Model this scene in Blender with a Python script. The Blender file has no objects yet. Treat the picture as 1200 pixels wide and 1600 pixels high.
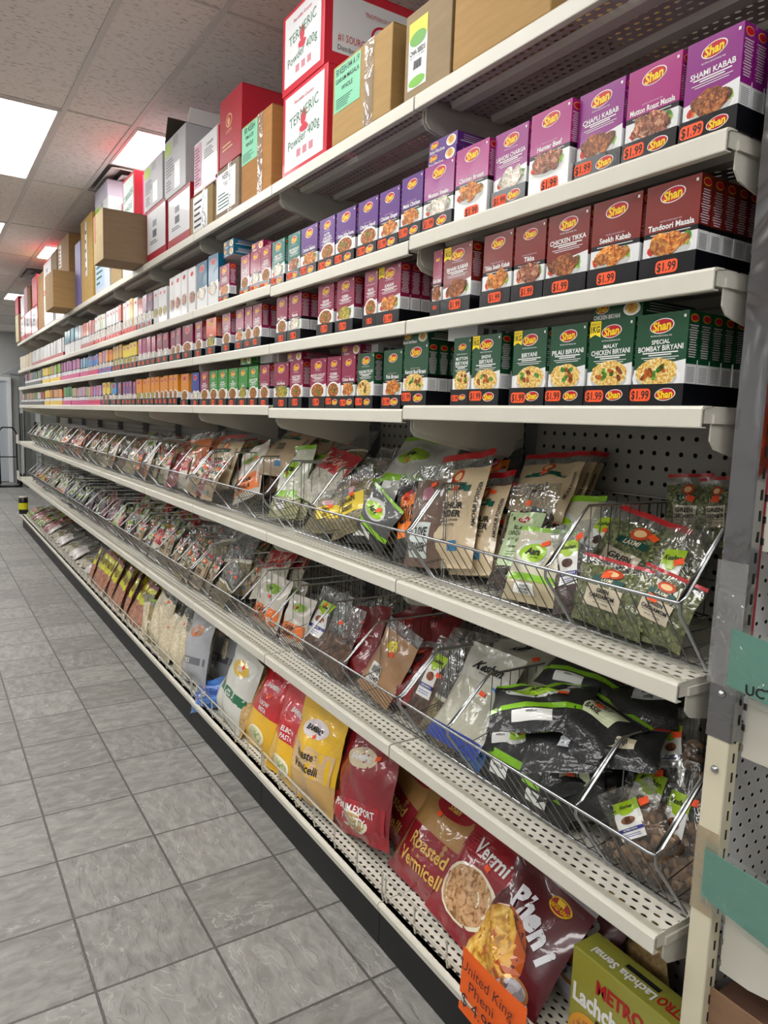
import bpy, math, random
from mathutils import Vector, Matrix, Euler
random.seed(7)
PI = math.pi
SC = bpy.context.scene
COL = SC.collection

# ------------------------------------------------------------------ camera
EYE = 1.5969
FPX = 1128.93
YAW, PITCH, ROLL = math.radians(32.745), math.radians(-7.137), math.radians(2.059)
_f = Vector((math.sin(YAW) * math.cos(PITCH), math.cos(YAW) * math.cos(PITCH), math.sin(PITCH)))
_r0 = Vector((math.cos(YAW), -math.sin(YAW), 0))
_u0 = _r0.cross(_f)
RV = _r0 * math.cos(ROLL) + _u0 * math.sin(ROLL)
UV = _u0 * math.cos(ROLL) - _r0 * math.sin(ROLL)
FV = _f
cam_data = bpy.data.cameras.new('camera')
cam_data.sensor_fit = 'HORIZONTAL'
cam_data.sensor_width = 36.0
cam_data.lens = FPX / 1200 * 36.0
cam_data.clip_start = 0.02
cam = bpy.data.objects.new('camera', cam_data)
COL.objects.link(cam)
cm = Matrix.Identity(4)
for i in range(3):
    cm[i][0], cm[i][1], cm[i][2] = RV[i], UV[i], -FV[i]
cm[2][3] = EYE
cam.matrix_world = cm
SC.camera = cam

# ------------------------------------------------------------------ light level
world = bpy.data.worlds.new('world')
SC.world = world
world.use_nodes = True
world.node_tree.nodes['Background'].inputs[0].default_value = (0.9, 0.95, 1.0, 1)
world.node_tree.nodes['Background'].inputs[1].default_value = 0.12
SC.view_settings.view_transform = 'Standard'
SC.view_settings.look = 'None'
SC.view_settings.gamma = 1.0
SC.view_settings.exposure = 0.15
SC.view_settings.use_curve_mapping = False
PANEL_LIGHT = 9.0

# ------------------------------------------------------------------ measuring helpers
def ray(px, py):
    return FV + RV * ((px - 600) / FPX) - UV * ((py - 800) / FPX)
def at_x(px, py, X):
    d = ray(px, py); t = X / d.x
    return Vector((X, d.y * t, EYE + d.z * t))
def at_z(px, py, Z):
    d = ray(px, py); t = (Z - EYE) / d.z
    return Vector((d.x * t, d.y * t, Z))
def yat(px, X, z):
    k = (px - 600) / FPX
    z = z - EYE
    a = k * FV - RV
    return -(a.x * X + a.z * z) / a.y
def depth_of(p):
    return (p - Vector((0, 0, EYE))).dot(FV)

# ------------------------------------------------------------------ materials
def lin(c):
    if isinstance(c, str):
        c = [int(c[i:i + 2], 16) / 255 for i in (0, 2, 4)]
    return tuple((v / 12.92 if v <= 0.04045 else ((v + 0.055) / 1.055) ** 2.4) for v in c)
MATS = {}
def NT(name):
    m = bpy.data.materials.new(name); m.use_nodes = True
    nt = m.node_tree; b = nt.nodes['Principled BSDF']
    return m, nt, b
def N(nt, typ, **kw):
    n = nt.nodes.new(typ)
    for k, v in kw.items():
        if k.startswith('_'):
            n.inputs[k[1:].replace('_', ' ')].default_value = v
        else:
            setattr(n, k, v)
    return n
def bump(nt, b, h, strength=0.3, dist=0.002):
    bp = N(nt, 'ShaderNodeBump'); bp.inputs['Strength'].default_value = strength
    bp.inputs['Distance'].default_value = dist
    nt.links.new(h, bp.inputs['Height']); nt.links.new(bp.outputs[0], b.inputs['Normal'])
    return bp
def coords(nt, scale=(1, 1, 1), loc=(0, 0, 0), kind='Object'):
    tc = N(nt, 'ShaderNodeTexCoord'); mp = N(nt, 'ShaderNodeMapping')
    mp.inputs['Scale'].default_value = scale; mp.inputs['Location'].default_value = loc
    nt.links.new(tc.outputs[kind], mp.inputs['Vector'])
    return mp.outputs[0]
def plain(c, rough=0.5, metal=0.0, coat=0.0, coat_r=0.08, wr=0.0, wscale=14, spec=0.5, emit=None, var=0.0):
    key = ('p', c, rough, metal, coat, coat_r, wr, wscale, spec, emit, var)
    if key in MATS: return MATS[key]
    m, nt, b = NT('painted_' + (c if isinstance(c, str) else 'tone'))
    col = lin(c)
    b.inputs['Base Color'].default_value = (*col, 1)
    b.inputs['Roughness'].default_value = rough
    b.inputs['Metallic'].default_value = metal
    b.inputs['Specular IOR Level'].default_value = spec
    b.inputs['Coat Weight'].default_value = coat
    b.inputs['Coat Roughness'].default_value = coat_r
    v = coords(nt)
    if var:
        nz = N(nt, 'ShaderNodeTexNoise'); nz.inputs['Scale'].default_value = 9; nz.inputs['Detail'].default_value = 5
        nt.links.new(v, nz.inputs['Vector'])
        mx = N(nt, 'ShaderNodeMix', data_type='RGBA')
        mx.inputs[6].default_value = (*[q * (1 - var) for q in col], 1)
        mx.inputs[7].default_value = (*[min(1, q * (1 + var)) for q in col], 1)
        nt.links.new(nz.outputs[0], mx.inputs[0]); nt.links.new(mx.outputs[2], b.inputs['Base Color'])
    if wr:
        nz = N(nt, 'ShaderNodeTexNoise'); nz.inputs['Scale'].default_value = wscale
        nz.inputs['Detail'].default_value = 3; nz.inputs['Distortion'].default_value = 1.2
        nt.links.new(v, nz.inputs['Vector'])
        bp = bump(nt, b, nz.outputs[0], 1.0, wr)
        nt.links.new(bp.outputs[0], b.inputs['Coat Normal'])
    MATS[key] = m
    return m
def seeds(c1, c2, scale=90, bmp=0.004, coat=1.0, c3=None, wr=0.006):
    """loose contents seen through film: grains with a shiny wrinkled film over them"""
    key = ('s', c1, c2, scale, bmp, coat, c3)
    if key in MATS: return MATS[key]
    m, nt, b = NT('contents_' + c1)
    v = coords(nt)
    vo = N(nt, 'ShaderNodeTexVoronoi'); vo.inputs['Scale'].default_value = scale
    nt.links.new(v, vo.inputs['Vector'])
    sp = N(nt, 'ShaderNodeSeparateColor'); nt.links.new(vo.outputs['Color'], sp.inputs[0])
    mx = N(nt, 'ShaderNodeValToRGB')
    mx.color_ramp.elements[0].color = (*lin(c1), 1); mx.color_ramp.elements[1].color = (*lin(c2), 1)
    if c3:
        e = mx.color_ramp.elements.new(0.5); e.color = (*lin(c3), 1)
    nt.links.new(sp.outputs[0], mx.inputs[0]); nt.links.new(mx.outputs[0], b.inputs['Base Color'])
    b.inputs['Roughness'].default_value = 0.6
    b.inputs['Coat Weight'].default_value = coat; b.inputs['Coat Roughness'].default_value = 0.09
    inv = N(nt, 'ShaderNodeMath', operation='SUBTRACT'); inv.inputs[0].default_value = 1
    nt.links.new(vo.outputs['Distance'], inv.inputs[1])
    bump(nt, b, inv.outputs[0], 0.7, bmp)
    nz = N(nt, 'ShaderNodeTexNoise'); nz.inputs['Scale'].default_value = 12; nz.inputs['Detail'].default_value = 3
    nz.inputs['Distortion'].default_value = 1.5; nt.links.new(v, nz.inputs['Vector'])
    b2 = N(nt, 'ShaderNodeBump'); b2.inputs['Distance'].default_value = wr * 2.5; b2.inputs['Strength'].default_value = 1
    nt.links.new(nz.outputs[0], b2.inputs['Height']); nt.links.new(b2.outputs[0], b.inputs['Coat Normal'])
    MATS[key] = m
    return m
def foodmat(c1, c2, c3, scale=60):
    key = ('f', c1, c2, c3, scale)
    if key in MATS: return MATS[key]
    m, nt, b = NT('printed_food_' + c1)
    v = coords(nt)
    nz = N(nt, 'ShaderNodeTexNoise'); nz.inputs['Scale'].default_value = scale; nz.inputs['Detail'].default_value = 3
    nz.inputs['Distortion'].default_value = 1.0
    nt.links.new(v, nz.inputs['Vector'])
    r = N(nt, 'ShaderNodeValToRGB')
    r.color_ramp.elements[0].position = 0.36; r.color_ramp.elements[1].position = 0.66
    r.color_ramp.elements[0].color = (*lin(c1), 1); r.color_ramp.elements[1].color = (*lin(c3), 1)
    e = r.color_ramp.elements.new(0.5); e.color = (*lin(c2), 1)
    nt.links.new(nz.outputs[0], r.inputs[0]); nt.links.new(r.outputs[0], b.inputs['Base Color'])
    b.inputs['Roughness'].default_value = 0.35
    MATS[key] = m
    return m
def film(tint='e8ecee', base=0.10):
    key = ('film', tint, base)
    if key in MATS: return MATS[key]
    m, nt, b = NT('clear_film')
    nt.nodes.remove(b)
    out = nt.nodes['Material Output']
    v = coords(nt)
    nz = N(nt, 'ShaderNodeTexNoise'); nz.inputs['Scale'].default_value = 9; nz.inputs['Detail'].default_value = 2
    nz.inputs['Distortion'].default_value = 2.0; nt.links.new(v, nz.inputs['Vector'])
    bp = N(nt, 'ShaderNodeBump'); bp.inputs['Distance'].default_value = 0.02; nt.links.new(nz.outputs[0], bp.inputs['Height'])
    g = N(nt, 'ShaderNodeBsdfGlossy'); g.inputs['Roughness'].default_value = 0.07; nt.links.new(bp.outputs[0], g.inputs['Normal'])
    t = N(nt, 'ShaderNodeBsdfTransparent'); t.inputs[0].default_value = (*lin(tint), 1)
    d = N(nt, 'ShaderNodeBsdfDiffuse'); d.inputs[0].default_value = (*lin(tint), 1)
    fr = N(nt, 'ShaderNodeFresnel'); fr.inputs['IOR'].default_value = 1.5; nt.links.new(bp.outputs[0], fr.inputs['Normal'])
    ad = N(nt, 'ShaderNodeMath', operation='MULTIPLY_ADD'); ad.inputs[1].default_value = 1.1; ad.inputs[2].default_value = 0.03
    nt.links.new(fr.outputs[0], ad.inputs[0])
    m0 = N(nt, 'ShaderNodeMixShader'); m0.inputs[0].default_value = base
    nt.links.new(t.outputs[0], m0.inputs[1]); nt.links.new(d.outputs[0], m0.inputs[2])
    mn = N(nt, 'ShaderNodeMath', operation='MINIMUM'); mn.inputs[1].default_value = 0.38; nt.links.new(ad.outputs[0], mn.inputs[0])
    m1 = N(nt, 'ShaderNodeMixShader'); nt.links.new(mn.outputs[0], m1.inputs[0])
    nt.links.new(m0.outputs[0], m1.inputs[1]); nt.links.new(g.outputs[0], m1.inputs[2])
    nt.links.new(m1.outputs[0], out.inputs[0])
    MATS[key] = m
    return m
def perforated(c, ax, pitch, radius, stagger=True, rough=0.45, aspect=1.0):
    """painted sheet metal with punched holes; ax = the two object axes of the sheet"""
    key = ('perf', c, ax, pitch, radius, aspect)
    if key in MATS: return MATS[key]
    m, nt, b = NT('perforated_sheet')
    b.inputs['Base Color'].default_value = (*lin(c), 1); b.inputs['Roughness'].default_value = rough
    tc = N(nt, 'ShaderNodeTexCoord'); sx = N(nt, 'ShaderNodeSeparateXYZ')
    nt.links.new(tc.outputs['Object'], sx.inputs[0])
    def mt(op, a, bb=None, c_=None):
        n = N(nt, 'ShaderNodeMath', operation=op)
        for i, q in enumerate((a, bb, c_)):
            if q is None: continue
            if isinstance(q, (int, float)): n.inputs[i].default_value = q
            else: nt.links.new(q, n.inputs[i])
        return n.outputs[0]
    A = mt('MULTIPLY', sx.outputs[ax[0]], 1 / pitch); B = mt('MULTIPLY', sx.outputs[ax[1]], 1 / (pitch * (0.866 if stagger else 1.0)))
    if stagger:
        row = mt('FLOOR', B); odd = mt('MULTIPLY', mt('FLOORED_MODULO', row, 2.0), 0.5)
        A = mt('ADD', A, odd)
    fa = mt('SUBTRACT', mt('FRACT', A), 0.5); fb = mt('SUBTRACT', mt('FRACT', B), 0.5)
    fa = mt('MULTIPLY', fa, 1 / aspect)
    d2 = mt('ADD', mt('MULTIPLY', fa, fa), mt('MULTIPLY', fb, fb))
    hole = mt('LESS_THAN', d2, (radius / pitch) ** 2)
    tr = N(nt, 'ShaderNodeBsdfTransparent')
    mx = N(nt, 'ShaderNodeMixShader'); nt.links.new(hole, mx.inputs[0])
    nt.links.new(b.outputs[0], mx.inputs[1]); nt.links.new(tr.outputs[0], mx.inputs[2])
    nt.links.new(mx.outputs[0], nt.nodes['Material Output'].inputs[0])
    MATS[key] = m
    return m
def glow(c, s):
    key = ('glow', c, s)
    if key in MATS: return MATS[key]
    m, nt, b = NT('lit_panel')
    b.inputs['Base Color'].default_value = (*lin(c), 1)
    b.inputs['Emission Color'].default_value = (*lin(c), 1); b.inputs['Emission Strength'].default_value = s
    MATS[key] = m
    return m
def cardboard(c='a08055'):
    key = ('card', c)
    if key in MATS: return MATS[key]
    m, nt, b = NT('corrugated_card')
    v = coords(nt, (1, 1, 8))
    nz = N(nt, 'ShaderNodeTexNoise'); nz.inputs['Scale'].default_value = 7; nz.inputs['Detail'].default_value = 8
    nt.links.new(v, nz.inputs['Vector'])
    mx = N(nt, 'ShaderNodeMix', data_type='RGBA'); col = lin(c)
    mx.inputs[6].default_value = (*[q * 0.78 for q in col], 1); mx.inputs[7].default_value = (*[min(1, q * 1.2) for q in col], 1)
    nt.links.new(nz.outputs[0], mx.inputs[0]); nt.links.new(mx.outputs[2], b.inputs['Base Color'])
    b.inputs['Roughness'].default_value = 0.75
    bump(nt, b, nz.outputs[0], 0.3, 0.001)
    MATS[key] = m
    return m

CREAM = plain('d9d5c8', 0.42, var=0.05)
CREAM2 = plain('cfcbbf', 0.5, var=0.06)
STEEL = plain('b9bbbd', 0.22, 1.0)
WIRE = plain('9a9c9e', 0.25, 1.0)
BLACK = plain('0b0c10', 0.3)
INK = plain('101012', 0.6)
WHITE = plain('eeeeec', 0.35)
ORANGE = plain('ff5a22', 0.55)
SIGN_RED = plain('c8141e', 0.3)
LOGO_RED = plain('c4122a', 0.3)
LOGO_YEL = plain('f7d51e', 0.35)

# ------------------------------------------------------------------ mesh helper
class MB:
    def __init__(s): s.v = []; s.f = []; s.mi = []; s.mats = []
    def mat(s, m):
        if m not in s.mats: s.mats.append(m)
        return s.mats.index(m)
    def face(s, pts, m):
        i = len(s.v); s.v += [tuple(p) for p in pts]; s.f.append(tuple(range(i, i + len(pts)))); s.mi.append(s.mat(m))
    def box(s, a, b, m, mats=None):
        (x0, y0, z0), (x1, y1, z1) = a, b
        P = [(x0, y0, z0), (x1, y0, z0), (x1, y1, z0), (x0, y1, z0), (x0, y0, z1), (x1, y0, z1), (x1, y1, z1), (x0, y1, z1)]
        i = len(s.v); s.v += P
        for k, q in enumerate([(0, 3, 2, 1), (4, 5, 6, 7), (0, 1, 5, 4), (1, 2, 6, 5), (2, 3, 7, 6), (3, 0, 4, 7)]):
            s.f.append(tuple(i + j for j in q)); s.mi.append(s.mat(mats[k] if mats and mats[k] else m))
    def prism(s, poly, axis, a, b, m):
        """poly: list of 2D points in the plane across axis; extruded from a to b"""
        def P(p, t):
            return {'x': (t, p[0], p[1]), 'y': (p[0], t, p[1]), 'z': (p[0], p[1], t)}[axis]
        n = len(poly); i = len(s.v)
        s.v += [P(p, a) for p in poly] + [P(p, b) for p in poly]
        k = s.mat(m)
        s.f.append(tuple(range(i + n - 1, i - 1, -1))); s.mi.append(k)
        s.f.append(tuple(range(i + n, i + 2 * n))); s.mi.append(k)
        for j in range(n):
            j2 = (j + 1) % n
            s.f.append((i + j, i + j2, i + n + j2, i + n + j)); s.mi.append(k)
    def tube(s, pts, r, m, n=6, cap=True):
        pts = [Vector(p) for p in pts]; rings = []; k = s.mat(m)
        for i, p in enumerate(pts):
            t = (pts[min(i + 1, len(pts) - 1)] - pts[max(i - 1, 0)]).normalized()
            a = t.cross(Vector((0.13, 0.21, 1))) if abs(t.z) < 0.9 else t.cross(Vector((1, 0.1, 0.05)))
            a.normalize(); b = t.cross(a)
            st = len(s.v)
            for j in range(n):
                w = 2 * PI * j / n
                s.v.append(tuple(p + a * (r * math.cos(w)) + b * (r * math.sin(w))))
            rings.append(st)
        for u in range(len(rings) - 1):
            for j in range(n):
                j2 = (j + 1) % n
                s.f.append((rings[u] + j, rings[u] + j2, rings[u + 1] + j2, rings[u + 1] + j)); s.mi.append(k)
        if cap:
            s.f.append(tuple(rings[0] + j for j in range(n))); s.mi.append(k)
            s.f.append(tuple(rings[-1] + j for j in reversed(range(n)))); s.mi.append(k)
    def lathe(s, prof, c, m, n=20):
        k = s.mat(m); st = len(s.v)
        for r, z in prof:
            for j in range(n):
                w = 2 * PI * j / n; s.v.append((c[0] + r * math.cos(w), c[1] + r * math.sin(w), c[2] + z))
        for i in range(len(prof) - 1):
            for j in range(n):
                j2 = (j + 1) % n
                s.f.append((st + i * n + j, st + i * n + j2, st + (i + 1) * n + j2, st + (i + 1) * n + j)); s.mi.append(k)
    def ell(s, cx, cz, rx, rz, y, m, n=24, tilt=0.0, wob=0.0):
        pts = []
        for j in range(n):
            w = -2 * PI * j / n
            k = 1 + (random.uniform(-wob, wob) if wob else 0)
            a, b = rx * math.cos(w) * k, rz * math.sin(w) * k
            pts.append((cx + a * math.cos(tilt) - b * math.sin(tilt), y, cz + a * math.sin(tilt) + b * math.cos(tilt)))
        s.face(pts[::-1], m)
    def mesh(s, name, smooth=False):
        me = bpy.data.meshes.new(name)
        me.from_pydata(s.v, [], s.f)
        for m in s.mats: me.materials.append(m)
        me.polygons.foreach_set('material_index', s.mi)
        if smooth: me.polygons.foreach_set('use_smooth', [True] * len(s.f))
        me.update()
        return me
    def obj(s, name, parent=None, smooth=False):
        return mk(name, s.mesh(name, smooth), parent)
def mk(name, me, parent=None):
    o = bpy.data.objects.new(name, me); COL.objects.link(o)
    if parent: o.parent = parent
    return o
def tag(o, label=None, cat=None, group=None, kind=None):
    if label: o['label'] = label
    if cat: o['category'] = cat
    if group: o['group'] = group
    if kind: o['kind'] = kind
    return o
def empty(name, label, cat, group=None, loc=(0, 0, 0)):
    o = bpy.data.objects.new(name, None); COL.objects.link(o); o.location = loc
    o.empty_display_size = 0.05
    return tag(o, label, cat, group)
def copy_tree(o, parent=None):
    c = o.copy(); COL.objects.link(c); c.parent = parent
    for ch in o.children: copy_tree(ch, c)
    return c
def ordinal(n):
    return '%d%s' % (n, 'th' if 10 <= n % 100 <= 20 else {1: 'st', 2: 'nd', 3: 'rd'}.get(n % 10, 'th'))

# ------------------------------------------------------------------ lettering
TXT = {}
def text_geo(s, bold=0.0, shear=0.0):
    """2D outline mesh of a string, unit cap height, centred: (verts, faces, width)"""
    key = (s, bold, shear)
    if key in TXT: return TXT[key]
    cu = bpy.data.curves.new('t', 'FONT'); cu.body = s; cu.offset = bold; cu.shear = shear; cu.resolution_u = 2
    cu.align_x = 'LEFT'
    ob = bpy.data.objects.new('t', cu); COL.objects.link(ob)
    me = bpy.data.meshes.new_from_object(ob.evaluated_get(bpy.context.evaluated_depsgraph_get()))
    V = [tuple(v.co) for v in me.vertices]; F = [tuple(p.vertices) for p in me.polygons]
    bpy.data.objects.remove(ob); bpy.data.curves.remove(cu); bpy.data.meshes.remove(me)
    if not V: V = [(0, 0, 0)]
    x0 = min(v[0] for v in V); x1 = max(v[0] for v in V)
    cap = 0.69
    V = [((v[0] - (x0 + x1) / 2) / cap, v[1] / cap - 0.5) for v in V]
    TXT[key] = (V, F, (x1 - x0) / cap)
    return TXT[key]
def put_text(mb, s, cx, cz, h, y, m, width=None, bold=0.0, shear=0.0, rot=0.0, fn=None):
    """lettering on the plane y (front faces -y); width squeezes it to fit; fn bends it onto a surface"""
    V, F, w = text_geo(s, bold, shear)
    sx = h
    if width is not None and w * h > width: sx = width / w
    i = len(mb.v); k = mb.mat(m); c, sn = math.cos(rot), math.sin(rot)
    for a, b in V:
        X, Z = a * sx, b * h
        X, Z = cx + X * c - Z * sn, cz + X * sn + Z * c
        mb.v.append(fn(X, Z) if fn else (X, y, Z))
    for f in F:
        mb.f.append(tuple(i + j for j in f)); mb.mi.append(k)

# ================================================================== THE ROOM
Z_CEIL = 3.20
K = (Z_CEIL - EYE) / 1.343
T = 0.3416
def floor_mat():
    m, nt, b = NT('slate_tile')
    tc = N(nt, 'ShaderNodeTexCoord')
    mp = N(nt, 'ShaderNodeMapping'); mp.inputs['Scale'].default_value = (1 / T, 1 / T, 1)
    mp.inputs['Location'].default_value = (-1.0338 + 20, -4.6668 + 20, 0)
    nt.links.new(tc.outputs['Object'], mp.inputs[0])
    sx = N(nt, 'ShaderNodeSeparateXYZ'); nt.links.new(mp.outputs[0], sx.inputs[0])
    def mt(op, a, bb=None, c_=None):
        n = N(nt, 'ShaderNodeMath', operation=op)
        for i, q in enumerate((a, bb, c_)):
            if q is None: continue
            if isinstance(q, (int, float)): n.inputs[i].default_value = q
            else: nt.links.new(q, n.inputs[i])
        return n.outputs[0]
    def edge(o):
        fr = mt('FRACT', o); return mt('MINIMUM', fr, mt('SUBTRACT', 1.0, fr))
    d = mt('MINIMUM', edge(sx.outputs[0]), edge(sx.outputs[1]))
    wob = N(nt, 'ShaderNodeTexNoise'); wob.inputs['Scale'].default_value = 60; nt.links.new(tc.outputs['Object'], wob.inputs['Vector'])
    d = mt('ADD', d, mt('MULTIPLY', mt('SUBTRACT', wob.outputs[0], 0.5), 0.012))
    grout = mt('LESS_THAN', d, 0.0125)
    cell = N(nt, 'ShaderNodeCombineXYZ'); nt.links.new(mt('FLOOR', sx.outputs[0]), cell.inputs[0]); nt.links.new(mt('FLOOR', sx.outputs[1]), cell.inputs[1])
    wn = N(nt, 'ShaderNodeTexWhiteNoise'); nt.links.new(cell.outputs[0], wn.inputs['Vector'])
    off = N(nt, 'ShaderNodeVectorMath', operation='MULTIPLY_ADD'); nt.links.new(wn.outputs['Color'], off.inputs[0]); off.inputs[1].default_value = (40, 40, 40)
    nt.links.new(mp.outputs[0], off.inputs[2])
    rot = N(nt, 'ShaderNodeVectorRotate', rotation_type='Z_AXIS'); nt.links.new(off.outputs[0], rot.inputs['Vector'])
    nt.links.new(mt('MULTIPLY', mt('FLOOR', mt('MULTIPLY', wn.outputs['Value'], 3.99)), 1.5708), rot.inputs['Angle'])
    st = N(nt, 'ShaderNodeMapping'); st.inputs['Scale'].default_value = (1.0, 1.9, 1); nt.links.new(rot.outputs[0], st.inputs[0])
    n1 = N(nt, 'ShaderNodeTexNoise'); n1.inputs['Scale'].default_value = 1.3; n1.inputs['Detail'].default_value = 4; n1.inputs['Distortion'].default_value = 0.9
    nt.links.new(st.outputs[0], n1.inputs['Vector'])
    n2 = N(nt, 'ShaderNodeTexNoise'); n2.inputs['Scale'].default_value = 5; n2.inputs['Detail'].default_value = 9; n2.inputs['Distortion'].default_value = 0.5
    nt.links.new(st.outputs[0], n2.inputs['Vector'])
    # cleft slate: terraces cut from the large noise
    ter = mt('MULTIPLY', n1.outputs[0], 9.0); ter = mt('ADD', ter, mt('MULTIPLY', n2.outputs[0], 1.6)); tf = mt('FRACT', ter); tfl = mt('FLOOR', ter)
    ss = N(nt, 'ShaderNodeMapRange', interpolation_type='SMOOTHSTEP'); ss.inputs['From Min'].default_value = 0.8; ss.inputs['From Max'].default_value = 1.0
    nt.links.new(tf, ss.inputs['Value'])
    height = mt('ADD', mt('MULTIPLY', mt('ADD', tfl, ss.outputs[0]), 0.16), mt('MULTIPLY', n2.outputs[0], 0.35))
    cr = N(nt, 'ShaderNodeValToRGB'); cr.color_ramp.elements[0].position = 0.3; cr.color_ramp.elements[1].position = 0.75
    cr.color_ramp.elements[0].color = (*lin('7b7a75'), 1); cr.color_ramp.elements[1].color = (*lin('aeaca6'), 1)
    nt.links.new(mt('ADD', mt('MULTIPLY', n2.outputs[0], 0.7), mt('MULTIPLY', wn.outputs['Value'], 0.16)), cr.inputs[0])
    # pale veins along the terrace edges
    vein = N(nt, 'ShaderNodeMapRange'); vein.inputs['From Min'].default_value = 0.07; vein.inputs['From Max'].default_value = 0.0
    nt.links.new(mt('ABSOLUTE', mt('SUBTRACT', tf, 0.9)), vein.inputs['Value'])
    mv = N(nt, 'ShaderNodeMix', data_type='RGBA'); mv.inputs[7].default_value = (*lin('c8c6c0'), 1)
    n3 = N(nt, 'ShaderNodeTexNoise'); n3.inputs['Scale'].default_value = 2.2; n3.inputs['Detail'].default_value = 2; nt.links.new(st.outputs[0], n3.inputs['Vector'])
    msk = N(nt, 'ShaderNodeMapRange', interpolation_type='SMOOTHSTEP'); msk.inputs['From Min'].default_value = 0.46; msk.inputs['From Max'].default_value = 0.62; nt.links.new(n3.outputs[0], msk.inputs['Value'])
    nt.links.new(mt('MULTIPLY', mt('MULTIPLY', vein.outputs[0], msk.outputs[0]), 0.5), mv.inputs[0]); nt.links.new(cr.outputs[0], mv.inputs[6])
    mg = N(nt, 'ShaderNodeMix', data_type='RGBA'); mg.inputs[7].default_value = (*lin('55534f'), 1)
    nt.links.new(grout, mg.inputs[0]); nt.links.new(mv.outputs[2], mg.inputs[6]); nt.links.new(mg.outputs[2], b.inputs['Base Color'])
    b.inputs['Roughness'].default_value = 0.5
    hh = mt('SUBTRACT', height, mt('MULTIPLY', grout, 1.2))
    bump(nt, b, hh, 0.9, 0.007)
    return m
def ceiling_mat():
    m, nt, b = NT('fissured_ceiling_tile')
    v = coords(nt, (14, 40, 1))
    nz = N(nt, 'ShaderNodeTexNoise'); nz.inputs['Scale'].default_value = 2.4; nz.inputs['Detail'].default_value = 4
    nt.links.new(v, nz.inputs['Vector'])
    r = N(nt, 'ShaderNodeValToRGB'); r.color_ramp.elements[0].position = 0.36; r.color_ramp.elements[1].position = 0.42
    r.color_ramp.elements[0].color = (*lin('c2b8b2'), 1); r.color_ramp.elements[1].color = (*lin('e8dfda'), 1)
    nt.links.new(nz.outputs[0], r.inputs[0]); nt.links.new(r.outputs[0], b.inputs['Base Color'])
    b.inputs['Roughness'].default_value = 0.9
    bump(nt, b, nz.outputs[0], 0.5, 0.004)
    return m
XW, XE, YS, YN = -3.2, 3.4, -3.0, 17.6
def struct(mb, name):
    return tag(mb.obj(name), kind='structure')
mb = MB(); mb.box((XW, YS, -0.05), (XE, YN, 0), floor_mat()); struct(mb, 'floor')
# ceiling sheet with openings for the lights and the diffuser
XL = [q * K for q in (-0.62, -0.01, 0.60, 0.905, 1.515, 2.125)]
YL = [K * (2.51 + 1.206 * k) for k in range(-5, 11)]
C0, C1, C2, C3, C4, C5 = XL
PANELS = [(C1, C2, YL[6], YL[7]), (C1, C2, YL[4], YL[5]), (C1, C2, YL[2], YL[3]), (C1, C2, YL[8], YL[9]), (C1, C2, YL[10], YL[11]), (C1, C2, YL[12], YL[13]),
          (C3, C4, YL[6], YL[6] + .603 * K), (C3, C4, YL[8] + .603 * K, YL[9]), (C3, C4, YL[11], YL[11] + .603 * K),
          (-2.9, -2.2, YL[3], YL[4]), (-2.9, -2.2, YL[7], YL[8]), (-2.9, -2.2, YL[11], YL[12]), (-2.9, -2.2, YL[0] + 3, YL[1] + 3), (C5, C5 + .7, YL[3], YL[4]),  # row by the west wall is unseen, put in for illumination
          (-1.47, C0, YL[3], YL[4]), (-1.47, C0, YL[5], YL[6]), (-1.47, C0, YL[8], YL[9]), (-1.47, C0, YL[11], YL[12]), (C1, C2, YL[14], YL[15]), (-1.47, C0, YL[14], YL[15])]  # aisle row and far pair: unseen panels added to brighten shelf fronts and door
VENTS = [(C3, C4, YL[6] + .603 * K, YL[7]), (C3, C4, YL[9] + .72, YL[10])]
def in_rect(x, y, R):
    return any(a < x < b and c < y < d for a, b, c, d in R)
xs = sorted(set([XW, XE] + XL + [r[i] for r in PANELS + VENTS for i in (0, 1)]))
ys = sorted(set([YS, YN] + YL + [r[i] for r in PANELS + VENTS for i in (2, 3)]))
ys = [y for y in ys if YS <= y <= YN]
cmat = ceiling_mat(); mb = MB()
for i in range(len(xs) - 1):
    for j in range(len(ys) - 1):
        if not in_rect((xs[i] + xs[i + 1]) / 2, (ys[j] + ys[j + 1]) / 2, PANELS + VENTS):
            mb.box((xs[i], ys[j], Z_CEIL), (xs[i + 1], ys[j + 1], Z_CEIL + 0.02), cmat)
mb.box((XW, YS, Z_CEIL + 0.06), (XE, YN, Z_CEIL + 0.09), cmat)
struct(mb, 'ceiling')
GRID = plain('cfc8c4', 0.5)
mb = MB()
for x in XL + [-1.47, -2.2, -2.9, C5 + .7]: mb.box((x - 0.014, YS, Z_CEIL - 0.006), (x + 0.014, YN, Z_CEIL - 0.0005), GRID)
struct(mb, 'trim_1')
mb = MB()
for y in YL:
    if YS < y < YN: mb.box((XW, y - 0.006, Z_CEIL - 0.005), (XE, y + 0.006, Z_CEIL - 0.0004), GRID)
for x0, x1, y0, y1 in PANELS[6:9]: mb.box((x0, y1 - 0.006, Z_CEIL - 0.005), (x1, y1 + 0.006, Z_CEIL - 0.0004), GRID)
struct(mb, 'trim_2')
WALL = plain('b9bab8', 0.7, var=0.04)
mb = MB(); mb.box((XW - 0.1, YS, 0), (XW, YN, Z_CEIL + 0.09), WALL); struct(mb, 'wall_west')
mb = MB(); mb.box((XE, YS, 0), (XE + 0.1, YN, Z_CEIL + 0.09), WALL); struct(mb, 'wall_east')
mb = MB(); mb.box((XW, YS - 0.1, 0), (XE, YS, Z_CEIL + 0.09), WALL); struct(mb, 'wall_south')
mb = MB(); mb.box((XW, YN, 0), (XE, YN + 0.1, Z_CEIL + 0.09), WALL); struct(mb, 'wall_north')

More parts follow.
